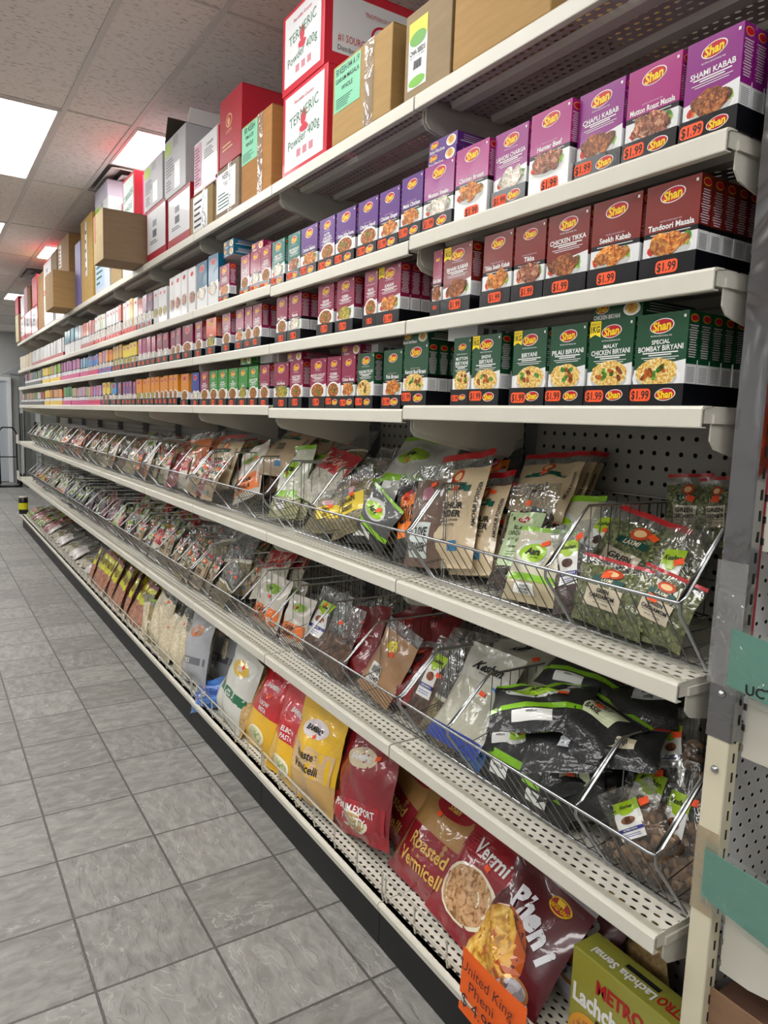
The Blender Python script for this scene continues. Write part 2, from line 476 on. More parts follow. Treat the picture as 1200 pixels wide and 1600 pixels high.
where = ['left of the two nearest lit panels', None, None, 'next panel along the left row', None, None, 'behind the open white box', 'above the far cardboard boxes', 'small panel further down the aisle', 'unseen, added left of the camera']
for k, (x0, x1, y0, y1) in enumerate(PANELS):
    w = where[k] if k < len(where) and where[k] else 'unseen, number %d of all panels' % (k + 1)
    t = empty('ceiling_light', 'flat white square lit ceiling panel ' + w, 'ceiling light', 'lit ceiling panels', ((x0 + x1) / 2, (y0 + y1) / 2, Z_CEIL - 0.004))
    a, b = (x1 - x0) / 2, (y1 - y0) / 2
    mb = MB(); mb.box((-a + 0.028, -b + 0.028, 0.002), (a - 0.028, b - 0.028, 0.02), glow('fbfaf8', PANEL_LIGHT)); mb.obj('diffuser', t)
    mb = MB()
    for q in (((-a + .012, -b + .008, -.006), (a - .012, -b + .03, .012)), ((-a + .012, b - .03, -.006), (a - .012, b - .008, .012)), ((-a + .012, -b + .03, -.006), (-a + .03, b - .03, .012)), ((a - .03, -b + .03, -.006), (a - .012, b - .03, .012))):
        mb.box(q[0], q[1], GRID)
    mb.obj('frame', t)
for k, (x0, x1, y0, y1) in enumerate(VENTS):
    t = empty('ceiling_vent', 'white square ceiling air diffuser with stepped louvres ' + ('beside the lit panel over the shipping boxes' if k == 0 else 'far down the aisle'), 'air vent', 'ceiling vents', ((x0 + x1) / 2, (y0 + y1) / 2, Z_CEIL))
    mb = MB(); mb.box((-.35, -.34, .03), (.35, .34, .045), plain('8a8684', .8)); mb.obj('duct', t)
    for i, s in enumerate((.27, .2, .13, .06)):
        mb = MB(); z0 = .012 - i * .012
        s *= K; o, n_ = s, s - .085
        for c in range(4):
            w0, w1 = PI / 4 + c * PI / 2, PI / 4 + (c + 1) * PI / 2
            q = math.sqrt(2)
            mb.face([(o * q * math.cos(w0), o * q * math.sin(w0) * .95, z0 - .02), (o * q * math.cos(w1), o * q * math.sin(w1) * .95, z0 - .02), (n_ * q * math.cos(w1), n_ * q * math.sin(w1) * .95, z0 + .016), (n_ * q * math.cos(w0), n_ * q * math.sin(w0) * .95, z0 + .016)], GRID)
        o2 = mb.obj('louvre', t)
        md = o2.modifiers.new('thick', 'SOLIDIFY'); md.thickness = 0.003

# ================================================================== THE SHELVING
XF, XB = 1.12, 1.62
Y0, BAY, NB = 0.754, 0.9144, 11
YEND = Y0 + BAY * NB
Z_TOP, Z_A, Z_B, Z_C, Z_1, Z_2, Z_D = 2.446, 2.092, 1.872, 1.643, 1.153, 0.661, 0.170
PEG = perforated('a9a6a0', (1, 2), 0.040, 0.0060, stagger=False, rough=0.6)
PEGX = perforated('c9c8cc', (0, 2), 0.030, 0.0042, stagger=True, rough=0.6)
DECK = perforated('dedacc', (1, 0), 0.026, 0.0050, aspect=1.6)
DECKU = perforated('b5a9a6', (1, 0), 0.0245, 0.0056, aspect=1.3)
frame = empty('shelving_frame', 'cream pegboard and slotted steel frame behind all the shelves', 'shelving', None, (XB, Y0, 0))
def fobj(mb, name, par=frame):
    o = mb.obj(name, par); o.matrix_parent_inverse = Matrix.Translation(-frame.location); return o
for k in range(NB):
    y0, y1 = Y0 + k * BAY, Y0 + (k + 1) * BAY
    mb = MB(); mb.face([(XB, y0 + .004, .1), (XB, y0 + .004, 2.62), (XB, y1 - .004, 2.62), (XB, y1 - .004, .1)][::-1], PEG)
    fobj(mb, 'back_panel')
    mb = MB(); mb.box((1.128, y0 + .03, 0), (1.15, min(y1 + .027, YEND), .135), plain('17181a', .55, var=.15))
    if k == 0: mb.box((1.15, Y0 + .03, 0), (1.56, Y0 + .05, .135), plain('17181a', .55))
    if k == NB - 1: mb.box((1.15, YEND - .02, 0), (1.56, YEND, .135), plain('17181a', .55))
    tag(mb.obj('kick_plate'), 'black kick plate under the bottom shelf, %s bay from the near end' % ordinal(k + 1), 'kick plate', 'black kick plates')
mb = MB(); mb.box((1.66, Y0, 0), (1.68, YEND, 2.62), plain('3a3a3c', .8)); fobj(mb, 'rear_panel')
SLOT = plain('141414', .8)
for k in range(NB + 1):
    y = Y0 + k * BAY
    mb = MB(); mb.box((1.575, y - .016, 0), (1.618, y + .016, 2.64), plain('8f9194', .35, .6))
    for i in range(70):
        z = .2 + i * .034
        mb.box((1.573, y - .010, z), (1.5745, y - .006, z + .018), SLOT); mb.box((1.573, y + .006, z), (1.5745, y + .010, z + .018), SLOT)
    fobj(mb, 'upright')

def shelf_meshes(under):
    """one shelf of a bay: origin at its front left (far... near) top corner, x into the shelf, y along it"""
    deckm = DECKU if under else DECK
    w, d = BAY - .005, XB - XF - .05
    a = MB()
    a.box((.012, .004, -.0015), (d, w, 0), deckm)
    for i, x in enumerate((.10, .24, .38)):
        a.prism([(x, -.0016), (x + .045, -.0016), (x + .038, -.016), (x + .007, -.016)], 'y', .02, w - .02, CREAM2)
    a.box((.012, .004, -.03), (d, .0065, -.0016), CREAM2); a.box((.012, w - .0025, -.03), (d, w, -.0016), CREAM2)
    l = MB()
    l.prism([(0, -.006), (.003, -.001), (.010, 0), (.03, 0), (.03, -.0015), (.012, -.003), (.004, -.008), (.004, -.036), (.016, -.036), (.016, -.038), (.001, -.038), (0, -.036)], 'y', .002, w + .001, CREAM)
    b = MB()
    b.prism([(.035, -.017), (.035, -.06), (.05, -.075), (.07, -.08), (d, -.155), (d, -.017)], 'y', 0, .0035, CREAM2)
    b.prism([(.035, -.014), (.035, -.030), (d, -.030), (d, -.014)], 'y', -.004, 0, CREAM2)
    return a.mesh('shelf_deck'), l.mesh('front_lip'), b.mesh('bracket'), w
SM = {u: shelf_meshes(u) for u in (True, False)}
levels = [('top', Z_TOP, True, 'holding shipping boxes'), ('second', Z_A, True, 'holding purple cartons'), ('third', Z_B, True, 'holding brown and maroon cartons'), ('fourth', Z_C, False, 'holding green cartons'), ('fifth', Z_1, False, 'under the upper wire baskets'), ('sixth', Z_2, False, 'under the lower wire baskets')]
for ln, z, un, wh in levels:
    sd, lp, br, w = SM[un]
    for k in range(NB):
        dz = -.010 if (k == 1 and z in (Z_A, Z_C)) else 0.0
        t = empty('shelf', 'cream steel shelf %s, %s bay from the near end' % (wh, ordinal(k + 1)), 'shelf', 'steel shelves of the long unit', (XF, Y0 + k * BAY, z + dz))
        mk('shelf_deck', sd, t); mk('front_lip', lp, t)
        b1 = mk('bracket', br, t); b1.location = (0, .004, 0)
        b2 = mk('bracket', br, t); b2.location = (0, w - .004, 0)
# base decks
DX = 1.10
for k in range(NB):
    t = empty('base_shelf', 'cream bottom shelf above the black kick plate, %s bay from the near end' % ordinal(k + 1), 'shelf', 'bottom shelves of the long unit', (DX, Y0 + k * BAY, Z_D))
    a = MB(); a.box((.014, .001, -.0015), (.46, BAY - .002, 0), DECK)
    a.box((.014, .001, -.03), (.46, .003, -.0016), CREAM2)
    a.obj('shelf_deck', t)
    l = MB(); l.prism([(0, -.008), (.003, -.002), (.012, 0), (.03, 0), (.03, -.002), (.014, -.003), (.006, -.01), (.012, -.032), (.026, -.036), (.026, -.038), (.01, -.035), (.003, -.028)], 'y', 0, BAY - .003, CREAM)
    l.obj('front_lip', t)

# wire fence along the base shelf
fe_mat = plain('c9c5b8', .4, .3)
yy0 = Y0 + .0
for k in range(9):
    a0 = Y0 + k * BAY + .01; a1 = a0 + BAY - .02
    t = empty('wire_fence', 'low cream wire fence on the bottom shelf, %s from the near end' % ordinal(k + 1), 'wire fence', 'wire fences of the bottom shelf', (1.118, a0, Z_D))
    mb = MB(); mb.tube([(0, 0, .085), (0, a1 - a0, .085)], .0034, fe_mat); mb.obj('rail', t)
    mb = MB(); mb.tube([(0, 0, .03), (0, a1 - a0, .03)], .003, fe_mat); mb.obj('rail', t)
    n = 6
    for i in range(n + 1):
        y = (a1 - a0) * i / n
        mb = MB(); mb.tube([(.012, y - .008, .002), (.002, y - .008, .004), (0, y - .004, .03), (0, y - .003, .084)], .003, fe_mat)
        mb.obj('post', t)

# ------------------------------------------------------------------ wire baskets
def basket(zs, ya, yb, divs, prof, label, group):
    """prof: bottom front x, top front (x, dz), kink (x, dz), back x"""
    xb0, (xt, zt), (xk, zk), xr = prof
    t = empty('wire_basket', label, 'wire basket', group, (XF, ya, zs + .012))
    L = yb - ya; ox = -XF
    pb, pt, pk, pr, prb = (xb0 + ox, .0), (xt + ox, zt), (xk + ox, zk), (xr + ox, zk), (xr + ox, 0)
    mb = MB()
    mb.tube([(pb[0], 0, 0), (pb[0], L, 0)], .0033, STEEL, 8)
    mb.tube([(pt[0] + .004, 0, zt - .0), (pt[0], .012, zt), (pt[0], L - .012, zt), (pt[0] + .004, L, zt)], .0036, STEEL, 8)
    mb.tube([(pr[0], 0, zk), (pr[0], L, zk)], .0033, STEEL, 8)
    mb.tube([(pr[0], 0, 0), (pr[0], L, 0)], .003, WIRE)
    mb.obj('rim', t, True)
    for y in [0, L] + [d - ya for d in divs]:
        mb = MB()
        mb.tube([(pb[0], y, 0), (pt[0] + .006, y, zt - .02), (pt[0] + .004, y, zt), (pt[0] + .02, y, zt + .01), (pk[0] - .02, y, zk - .02), (pk[0], y, zk), (pr[0], y, zk)], .0034, STEEL, 8)
        mb.tube([(pt[0] + .012, y + .008, zt), (pk[0], y + .008, zk - .006)], .003, STEEL, 8)
        n = int((pr[0] - pb[0]) / .034)
        for i in range(1, n + 1):
            x = pb[0] + (pr[0] - pb[0]) * i / (n + 1)
            zt_ = zk if x > pk[0] else zt + (zk - zt) * (x - pt[0]) / (pk[0] - pt[0])
            mb.tube([(x, y, 0), (x, y, zt_)], .0014, WIRE, 5)
        for q in (.33, .66):
            mb.tube([(pb[0] + (pt[0] - pb[0]) * q, y, zk * q * .5), (pr[0], y, zk * q)], .0013, WIRE, 5)
        mb.obj('side_panel' if y in (0, L) else 'divider', t, True)
    n = int(L / .034)
    mb = MB()
    for i in range(1, n):
        y = L * i / n
        mb.tube([(pt[0] - .001, y, zt), (pb[0] - .001, y, 0), (pb[0] + .03, y, -.003)], .0014, WIRE, 5)
    mb.obj('front_wires', t, True)
    mb = MB()
    for i in range(1, n):
        y = L * i / n
        mb.tube([(pr[0], y, zk), (pr[0], y, 0)], .0014, WIRE, 5)
    for q in (.33, .66): mb.tube([(pr[0], 0, zk * q), (pr[0], L, zk * q)], .0014, WIRE, 5)
    mb.obj('back_wires', t, True)
    mb = MB()
    for i in range(1, n, 2):
        y = L * i / n
        mb.tube([(pb[0] + .03, y, -.003), (pr[0], y, -.003)], .0013, WIRE, 5)
    mb.obj('floor_wires', t, True)
PR1 = (1.205, (1.105, .135), (1.23, .265), 1.565)
PR2 = (1.215, (1.10, .155), (1.235, .275), 1.565)
bk1 = [(.757, 1.60, [1.083]), (1.61, 2.50, [2.195])]
bk2 = [(.757, 1.600, [.95, 1.382]), (1.61, 2.50, [1.93, 2.221])]
for k in range(2, 10):
    a = Y0 + k * BAY + .01
    bk1.append((a, a + .89, [a + .3, a + .6])); bk2.append((a, a + .89, [a + .22, a + .34, a + .6]))
for k, (a, b, d) in enumerate(bk1): basket(Z_1, a, b, d, PR1, 'chrome wire basket on the upper basket shelf, %s from the near end' % ordinal(k + 1), 'upper row of wire baskets')
for k, (a, b, d) in enumerate(bk2): basket(Z_2, a, b, d, PR2, 'chrome wire basket on the lower basket shelf, %s from the near end' % ordinal(k + 1), 'lower row of wire baskets')

# ================================================================== MASALA CARTONS
RZ = -PI / 2
CH = .166
FOODS = {
    'rice': (('c77f2c', 'e8c25a', 'f6edc8'), 70), 'kabab': (('4a2410', '8a4a22', 'b87840'), 45), 'meat': (('5e2a1c', '9c5a3c', 'd8a888'), 35),
    'fried': (('8e3c12', 'cf7a2c', 'efb45e'), 40), 'curry': (('5a2410', 'a4581e', 'd89a4a'), 50), 'white': (('a89c8c', 'd8cdbc', 'f2ece0'), 35),
    'green': (('5c5a1e', '9a8a2c', 'd8c054'), 50)}
def price_sticker(mb, cx, cz, w, y):
    h = w * .5
    pts = []
    for sx, sz, a0 in ((1, 1, 0), (-1, 1, 90), (-1, -1, 180), (1, -1, 270)):
        for q in (0, 30, 60, 90):
            a = math.radians(a0 + q)
            pts.append((cx + sx * (w / 2 - h * .3) + h * .3 * math.cos(a), y, cz + sz * (h / 2 - h * .3) + h * .3 * math.sin(a)))
    mb.face(pts, ORANGE)
    put_text(mb, '$1.99', cx, cz, h * .66, y - .0004, INK, width=w * .86, bold=.015)
def oval_logo(mb, cx, cz, rx, y, tilt=.1, letters=True, fn=None):
    def E_(a, b, dy, m):
        pts = []
        for j in range(22):
            w = 2 * PI * j / 22
            X, Z = a * math.cos(w), b * math.sin(w)
            X, Z = cx + X * math.cos(tilt) - Z * math.sin(tilt), cz + X * math.sin(tilt) + Z * math.cos(tilt)
            pts.append(fn(X, Z, dy) if fn else (X, y - dy, Z))
        mb.face(pts, m)
    E_(rx, rx * .52, 0, WHITE); E_(rx * .92, rx * .46, .0003, LOGO_RED)
    if letters:
        V = dict(bold=.035, shear=.12, rot=tilt)
        put_text(mb, 'Shan', cx, cz, rx * .60, y - .0007, LOGO_YEL, width=rx * 1.5, fn=(lambda X, Z: fn(X, Z, .0008)) if fn else None, **V)
CT = {}
def carton_mesh(col, style, w, h, d, fz=.44):
    key = (col, style, round(w, 3), h, d)
    if key in CT: return CT[key]
    C = plain(col, .34, coat=.35, coat_r=.12, wr=.0008, wscale=9); Wm = plain('e9e9ea', .36, coat=.3, wr=.0008, wscale=9)
    mb = MB(); a = w / 2 - .001
    band = .055 if style == 's' else 0
    zs = [(0, h * fz, Wm)] + ([(h * fz, h * (fz + band), BLACK), (h * (fz + band), h, C)] if band else [(h * fz, h, C)])
    if style == 'f': zs = [(0, h, C)]
    for z0, z1, m in zs:
        if style == 'm':
            dz0 = 0 if z0 == 0 else -h * .05; dz1 = -h * .05 if z1 < h else 0      # slanted colour border on the modern design
            mb.face([(-a, 0, z0 + dz0), (a, 0, z0 - dz0), (a, 0, z1 - dz1), (-a, 0, z1 + dz1)], m)
        else:
            mb.face([(-a, 0, z0), (a, 0, z0), (a, 0, z1), (-a, 0, z1)], m)
        for s in (-1, 1):
            q = [(s * a, 0, z0), (s * a, d, z0), (s * a, d, z1), (s * a, 0, z1)]
            mb.face(q if s > 0 else q[::-1], m)
        mb.face([(a, d, z0), (-a, d, z0), (-a, d, z1), (a, d, z1)], m)
    mb.face([(-a, 0, h), (a, 0, h), (a, d, h), (-a, d, h)], C); mb.face([(-a, d, 0), (a, d, 0), (a, 0, 0), (-a, 0, 0)], Wm)
    CT[key] = mb.mesh('carton_body')
    return CT[key]
def fine_print(w, h, d):
    key = ('fp', round(w, 3), h, d)
    if key in CT: return CT[key]
    rr = random.Random(int(w * 1000)); mb = MB(); m = plain('d8c8d0', .5); m2 = plain('8a8a8e', .5)
    x = w / 2 - .0007
    z = h * .84
    while z > h * .50:
        l = d * rr.uniform(.25, .42)
        mb.face([(x, d / 2 - l, z), (x, d / 2 + l, z), (x, d / 2 + l, z + .0018), (x, d / 2 - l, z + .0018)], m); z -= .0042
    z = h * .40
    while z > h * .25:
        mb.face([(x, d * .15, z), (x, d * .85, z), (x, d * .85, z + .001), (x, d * .15, z + .001)], m2); z -= .003
    # small oval mark near the top of the side
    pts = [(x, d / 2 + d * .36 * math.cos(t * PI / 8), h * .925 + d * .22 * math.sin(t * PI / 8)) for t in range(16)]
    mb.face(pts, LOGO_YEL); pts = [(x + .0003, d / 2 + d * .33 * math.cos(t * PI / 8), h * .925 + d * .18 * math.sin(t * PI / 8)) for t in range(16)]
    mb.face(pts, LOGO_RED)
    CT[key] = mb.mesh('fine_print'); return CT[key]
LOGOM = {}
def logo_mesh(rx, letters=True):
    k = (round(rx, 3), letters)
    if k not in LOGOM:
        mb = MB(); oval_logo(mb, 0, 0, rx, 0, letters=letters); LOGOM[k] = mb.mesh('logo')
    return LOGOM[k]
def picture(kind, w, h, style, seed):
    rr = random.Random(seed); st = random.getstate(); random.seed(seed)
    c, sc = FOODS[kind]; sc *= 2.6; F = foodmat(*c, sc); mb = MB(); P = plain('f2f1ee', .4); Pg = plain('c9c9c6', .4)
    cx = rr.uniform(-.05, .05) * w; cz = h * .335; y = -.0004
    lo = .035
    if kind == 'curry':
        mb.ell(cx, cz + .002, w * .44, h * .17, y, P); mb.ell(cx, cz + .002, w * .38, h * .14, y - .0003, F)
        for i in range(5): mb.ell(cx + rr.uniform(-.2, .2) * w, cz + rr.uniform(-.05, .08) * h, w * .06, h * .03, y - .0006, foodmat('3c5a1a', '6c8a2c', 'b8502a', 90), 8, rr.uniform(0, 3))
    elif kind == 'rice':
        mb.ell(cx, cz - .006, w * .47, h * .16, y, P); mb.ell(cx, cz - .006, w * .40, h * .125, y - .0002, Pg)
        mb.ell(cx, cz + .004, w * .40, h * .155, y - .0004, F, 26, 0, .06)
        for i in range(7): mb.ell(cx + rr.uniform(-.25, .25) * w, cz + rr.uniform(-.03, .11) * h, w * rr.uniform(.05, .1), h * .03, y - .0007, foodmat('5a2410', '8e4a1e', 'c8641e', 60) if i % 3 else foodmat('2c5a1a', '4c8a2c', '6cae3a', 90), 9, rr.uniform(0, 3), .2)
    else:
        mb.ell(cx, cz - .006, w * .43, h * .14, y, P); mb.ell(cx, cz - .006, w * .39, h * .115, y - .0002, Pg)
        n = {'kabab': 6, 'meat': 8, 'fried': 5, 'white': 6, 'green': 6}[kind]
        mb.ell(cx + w * .3, cz + h * .03, w * .1, h * .07, y - .0003, foodmat('2c5a1a', '5c9a2c', '8cc23a', 50), 12, .5, .3)
        mb.ell(cx - w * .32, cz - h * .03, w * .08, h * .05, y - .0003, foodmat('a01a12', 'd83a1e', 'f0b428', 60), 10, .2, .2)
        for i in range(n):
            g = i / n * 2 * PI
            dk = foodmat(*[tuple_hex(q, .86 + .14 * (i % 3)) for q in c], sc + 7 * (i % 3))
            mb.ell(cx + math.cos(g) * w * .21, cz + math.sin(g) * h * .05 + .004, w * rr.uniform(.15, .21), h * rr.uniform(.06, .09), y - .0004 - .0002 * i, dk, 14, rr.uniform(-.8, .8), .07)
    random.setstate(st)
    return mb
def tuple_hex(c, k):
    return '%02x%02x%02x' % tuple(min(255, int(int(c[i:i + 2], 16) * k)) for i in (0, 2, 4))
def carton(label, group, y, x, z, col, style, title, w, h=CH, d=.032, food='curry', detail=2, flag=False, lean=0, yaw=0, sticker=False, seed=1, name='spice_carton'):
    """y is the centre along the shelf; the printed face looks to the aisle"""
    t = empty(name, label, 'carton', group, (x, y, z)); t.rotation_euler = (lean, 0, RZ + yaw)
    mk('carton_body', carton_mesh(col, style, w, h, d), t)
    if detail >= 1:
        lo = mk('logo', logo_mesh(w * .23, detail == 2), t); lo.location = (0, -.0004, h * .86)
        p = picture(food, w, h, style, seed); p.obj('food_picture', t)
    if detail == 2:
        mk('fine_print', fine_print(w, h, d), t)
        mb = MB(); words = title
        if style == 'm':
            lines = [words] if len(words) < 14 else words.split(' ', 1)
            z0 = h * .665 if len(lines) == 1 else h * .69
            for i, l in enumerate(lines):
                big = i == len(lines) - 1
                put_text(mb, l, 0, z0 - i * h * .068, h * (.056 if big else .045), -.0005, WHITE, width=w * .86, bold=.02, rot=.03)
            z1 = z0 - (len(lines) - 1) * h * .068 - h * .012
            for i, (l, th) in enumerate(((.34, .0022), (.22, .0022), (.36, .0012), (.30, .0012))):
                zz = z1 - h * .047 - i * h * .024
                mb.face([(-w * l, -.0005, zz), (w * l, -.0005, zz + .001), (w * l, -.0005, zz + .001 + th), (-w * l, -.0005, zz + th)], WHITE)
            put_text(mb, 'RECIPE & SEASONING MIX', 0, h * .755, h * .016, -.0005, WHITE, width=w * .6)
        else:
            put_text(mb, words, 0, h * .545, h * .06, -.0005, WHITE, width=w * .84, bold=.025)
            put_text(mb, 'RECIPE & SEASONING MIX', 0, h * .60, h * .016, -.0005, plain('d8b8c8', .5), width=w * .55)
            mb.face([(-w * .36, -.0006, h * .466), (w * .36, -.0006, h * .466), (w * .36, -.0006, h * .474), (-w * .36, -.0006, h * .474)], WHITE)
        mb.obj('title', t)
        mb = MB(); mb.face([(w * .40, -.0005, h * .93), (w * .44, -.0005, h * .93), (w * .44, -.0005, h * .96), (w * .40, -.0005, h * .96)], WHITE); mb.obj('diet_mark', t)
    if flag:
        mb = MB(); x0, x1, z1, z0 = -w * .49, -w * .24, h * .995, h * .80
        mb.face([(x0, -.0008, z0), ((x0 + x1) / 2, -.0008, z0 + .006), (x1, -.0008, z0), (x1, -.0008, z1), (x0, -.0008, z1)], plain('ffe01a', .4))
        put_text(mb, '1KG', (x0 + x1) / 2, (z0 + z1) / 2, .012, -.0012, INK, width=(x1 - x0) * .8, bold=.02)
        put_text(mb, 'MAKES UP TO', (x0 + x1) / 2, z1 - .006, .003, -.0012, INK, width=(x1 - x0) * .8)
        mb.obj('offer_flag', t)
    if sticker:
        mb = MB(); price_sticker(mb, w * .05, .012, w * .42, -.001); mb.obj('price_sticker', t)
    return t
def back_copy(src, dx, dy, label):
    c = src.copy(); COL.objects.link(c); c.location.x += dx; c.location.y += dy; c['label'] = label
    for ch in src.children:
        if ch.name.split('.')[0] in ('carton_body', 'fine_print', 'logo'):
            q = ch.copy(); COL.objects.link(q); q.parent = c
    return c
TRAY = {}
def tray(label, y, x, z, w, depth, detail=2, col='0b0c12', hh=.040, logo=True, seed=0):
    t = empty('display_tray', label, 'display tray', 'display trays of the spice cartons', (x, y, z)); t.rotation_euler = (0, 0, RZ)
    key = (round(w, 3), round(depth, 2), col, hh)
    if key not in TRAY:
        m = plain(col, .28, coat=.3, coat_r=.15, wr=.001); mb = MB(); a = w / 2
        mb.box((-a, 0, 0), (a, .0012, hh), m); mb.box((-a, .0012, 0), (a, depth, .0012), m)
        mb.box((-a, .0012, .0012), (-a + .001, depth, hh), m); mb.box((a - .001, .0012, .0012), (a, depth, hh), m); mb.box((-a + .001, depth - .001, .0012), (a - .001, depth, hh), m)
        TRAY[key] = mb.mesh('tray_body')
    mk('tray_body', TRAY[key], t)
    if detail >= 1:
        rr = random.Random(seed); sx = rr.uniform(-.30, -.22) if logo else rr.uniform(-.1, .1)
        mb = MB()
        if detail == 2: price_sticker(mb, w * sx, hh * (.5 + rr.uniform(-.06, .1)), min(.046, w * .42), -.0005)
        else:
            mb.box((w * sx - .017, -.0008, hh * .3), (w * sx + .017, -.0003, hh * .78), ORANGE)
            put_text(mb, '1.99', w * sx, hh * .54, .012, -.0012, INK, width=.028)
        mb.obj('price_sticker', t)
    if detail == 2 and logo:
        lo = mk('logo', logo_mesh(min(.022, w * .19), True), t); lo.location = (w * .18, -.0004, hh * .52)
    return t

def seg(px0, px1, z):
    """two picture columns on the shelf front -> centre and width along the shelf"""
    a, b = yat(px1, 1.14, z + .08), yat(px0, 1.14, z + .08)
    return (a + b) / 2, min(b - a, .132)
NAMES = {'5c2a80': 'violet', '8c1a80': 'bright purple', 'a81a78': 'magenta', '96207e': 'purple pink', '0e6e60': 'teal', '7c2018': 'brick brown', '8e1442': 'maroon', '114a2c': 'dark green', '2f8a2c': 'leaf green', 'd8521c': 'orange red', 'e08c1c': 'amber', '0e5a78': 'petrol blue', '2a3a90': 'blue', '56307c': 'violet', 'e8c81c': 'yellow', 'e6e4e4': 'white'}
rowA = [(1063, 1156, '8c1a80', 'm', 'SHAMI KABAB', 3, 'kabab', 1), (973, 1060, 'a81a78', 's', 'Mutton Roast Masala', 2, 'meat', 1), (897, 972, '8c1a80', 'm', 'CHAPLI KABAB', 2, 'kabab', 1), (829, 896, 'a81a78', 's', 'Hunter Beef', 2, 'meat', 0),
        (767, 822, '96207e', 'm', 'LAHORI CHARGA', 2, 'white', 1), (714, 766, 'a81a78', 's', 'Chicken Broast', 2, 'fried', 0), (659, 706, '96207e', 's', 'Mutton Steaks', 2, 'white', 1), (623, 658, '5c2a80', 's', 'Malai Chicken', 2, 'fried', 1),
        (589, 622, '5c2a80', 's', 'Chicken Ginger', 2, 'fried', 1), (556, 588, '5c2a80', 's', 'Chicken Handi', 2, 'curry', 1), (522, 553, '5c2a80', 's', 'Chicken White Korma', 2, 'curry', 1), (496, 521, '5c2a80', 'm', 'BUTTER CHICKEN', 2, 'curry', 1), (467, 494, '5c2a80', 's', 'Chicken Makhni', 2, 'fried', 1),
        (447, 467, '0e6e60', 'm', 'FISH MASALA', 2, 'meat', 1), (422, 443, '0e6e60', 'm', 'FRIED FISH', 2, 'white', 1), (405, 421, '8e1442', 'm', 'NIHARI', 2, 'curry', 1), (389, 405, '8e1442', 's', 'Paya', 2, 'white', 1), (374, 388, '8e1442', 'm', 'HALEEM', 1, 'curry', 1), (340, 357, '8e1442', 'm', 'PASANDA', 1, 'fried', 1)]
rowB = [(1001, 1090, '7c2018', 's', 'Tandoori Masala', 6, 'fried', 1), (919, 998, '7c2018', 's', 'Seekh Kabab', 2, 'fried', 1), (850, 917, '7c2018', 'm', 'CHICKEN TIKKA', 2, 'kabab', 1), (799, 849, '7c2018', 's', 'Tikka', 2, 'meat', 1), (750, 798, '7c2018', 's', 'Tikka Seekh Kabab', 2, 'fried', 1),
        (688, 735, '7c2018', 'm', 'BIHARI KABAB', 2, 'kabab', 1), (672, 688, '8e1442', 's', 'Gola Kabab', 1, 'kabab', 1), (587, 624, '8e1442', 'm', 'KARAHI', 3, 'fried', 1), (566, 587, '8e1442', 'm', 'PAYA', 2, 'curry', 1), (523, 551, '8e1442', 'm', 'KEEMA', 2, 'green', 1), (494, 519, '8e1442', 'm', 'NIHARI', 2, 'curry', 1),
        (448, 469, '8e1442', 's', 'Pasanda', 2, 'white', 1), (429, 447, '8e1442', 's', 'Stew Dopiaza', 2, 'curry', 1), (392, 407, '8e1442', 'm', 'HALEEM', 2, 'curry', 1), (380, 392, '8e1442', 's', 'Daal', 2, 'curry', 1), (366, 379, '8e1442', 's', 'Kunna', 1, 'fried', 1), (345, 358, '8e1442', 'm', 'KORMA', 1, 'curry', 1), (319, 337, 'd8521c', 's', 'Qeema', 1, 'green', 1), (303, 314, '8e1442', 'm', 'KARAHI', 1, 'curry', 1)]
rowC = [(985, 1072, '114a2c', 'm', 'SPECIAL BOMBAY BIRYANI', 6, 'rice', 1), (914, 986, '114a2c', 'm', 'MALAY CHICKEN BIRYANI', 2, 'rice', 1), (853, 913, '114a2c', 'm', 'PILAU BIRYANI', 2, 'rice', 1), (796, 851, '114a2c', 'm', 'BIRYANI', 2, 'rice', 1), (732, 780, '114a2c', 'm', 'SINDHI BIRYANI', 2, 'rice', 1),
        (704, 732, '114a2c', 'm', 'MUTTON BIRYANI', 1, 'rice', 1), (627, 666, '114a2c', 's', 'Karachi Beef Biryani', 3, 'rice', 1), (595, 626, '114a2c', 's', 'Fish Biryani', 2, 'fried', 1), (555, 582, '114a2c', 'm', 'YAKHNI PILAU', 2, 'rice', 1), (530, 553, '8e1442', 's', 'Chicken Masala', 2, 'fried', 1),
        (508, 530, '8e1442', 'm', 'KORMA', 2, 'curry', 1), (482, 507, '8e1442', 'm', 'MURGH CHOLAY', 2, 'curry', 1), (450, 471, '8e1442', 'm', 'VEGETABLE', 2, 'curry', 1), (425, 449, '8e1442', 's', 'Daal Masala', 2, 'green', 1), (403, 419, '8e1442', 's', 'Dehli Nihari', 2, 'curry', 1),
        (386, 401, '2f8a2c', 'm', 'CURRY POWDER', 2, 'curry', 1), (370, 385, '2f8a2c', 's', 'Sabzi', 2, 'green', 1), (355, 369, '2f8a2c', 'm', 'DAL', 1, 'curry', 1), (339, 353, '2f8a2c', 'm', 'BHUNA', 1, 'curry', 1), (325, 338, '2f8a2c', 'm', 'CHAAT', 1, 'curry', 1), (311, 324, '8e1442', 'm', 'CHANA', 1, 'curry', 1), (297, 309, '2a3a90', 'm', 'MILK', 1, 'white', 1), (278, 296, 'e08c1c', 'm', 'PICKLE', 1, 'curry', 1)]
rowname = {'A': 'the upper carton shelf', 'B': 'the middle carton shelf', 'C': 'the lowest carton shelf'}
SEEN = set()
ZC = {'A': Z_A, 'B': Z_B, 'C': Z_C}
seed = 10
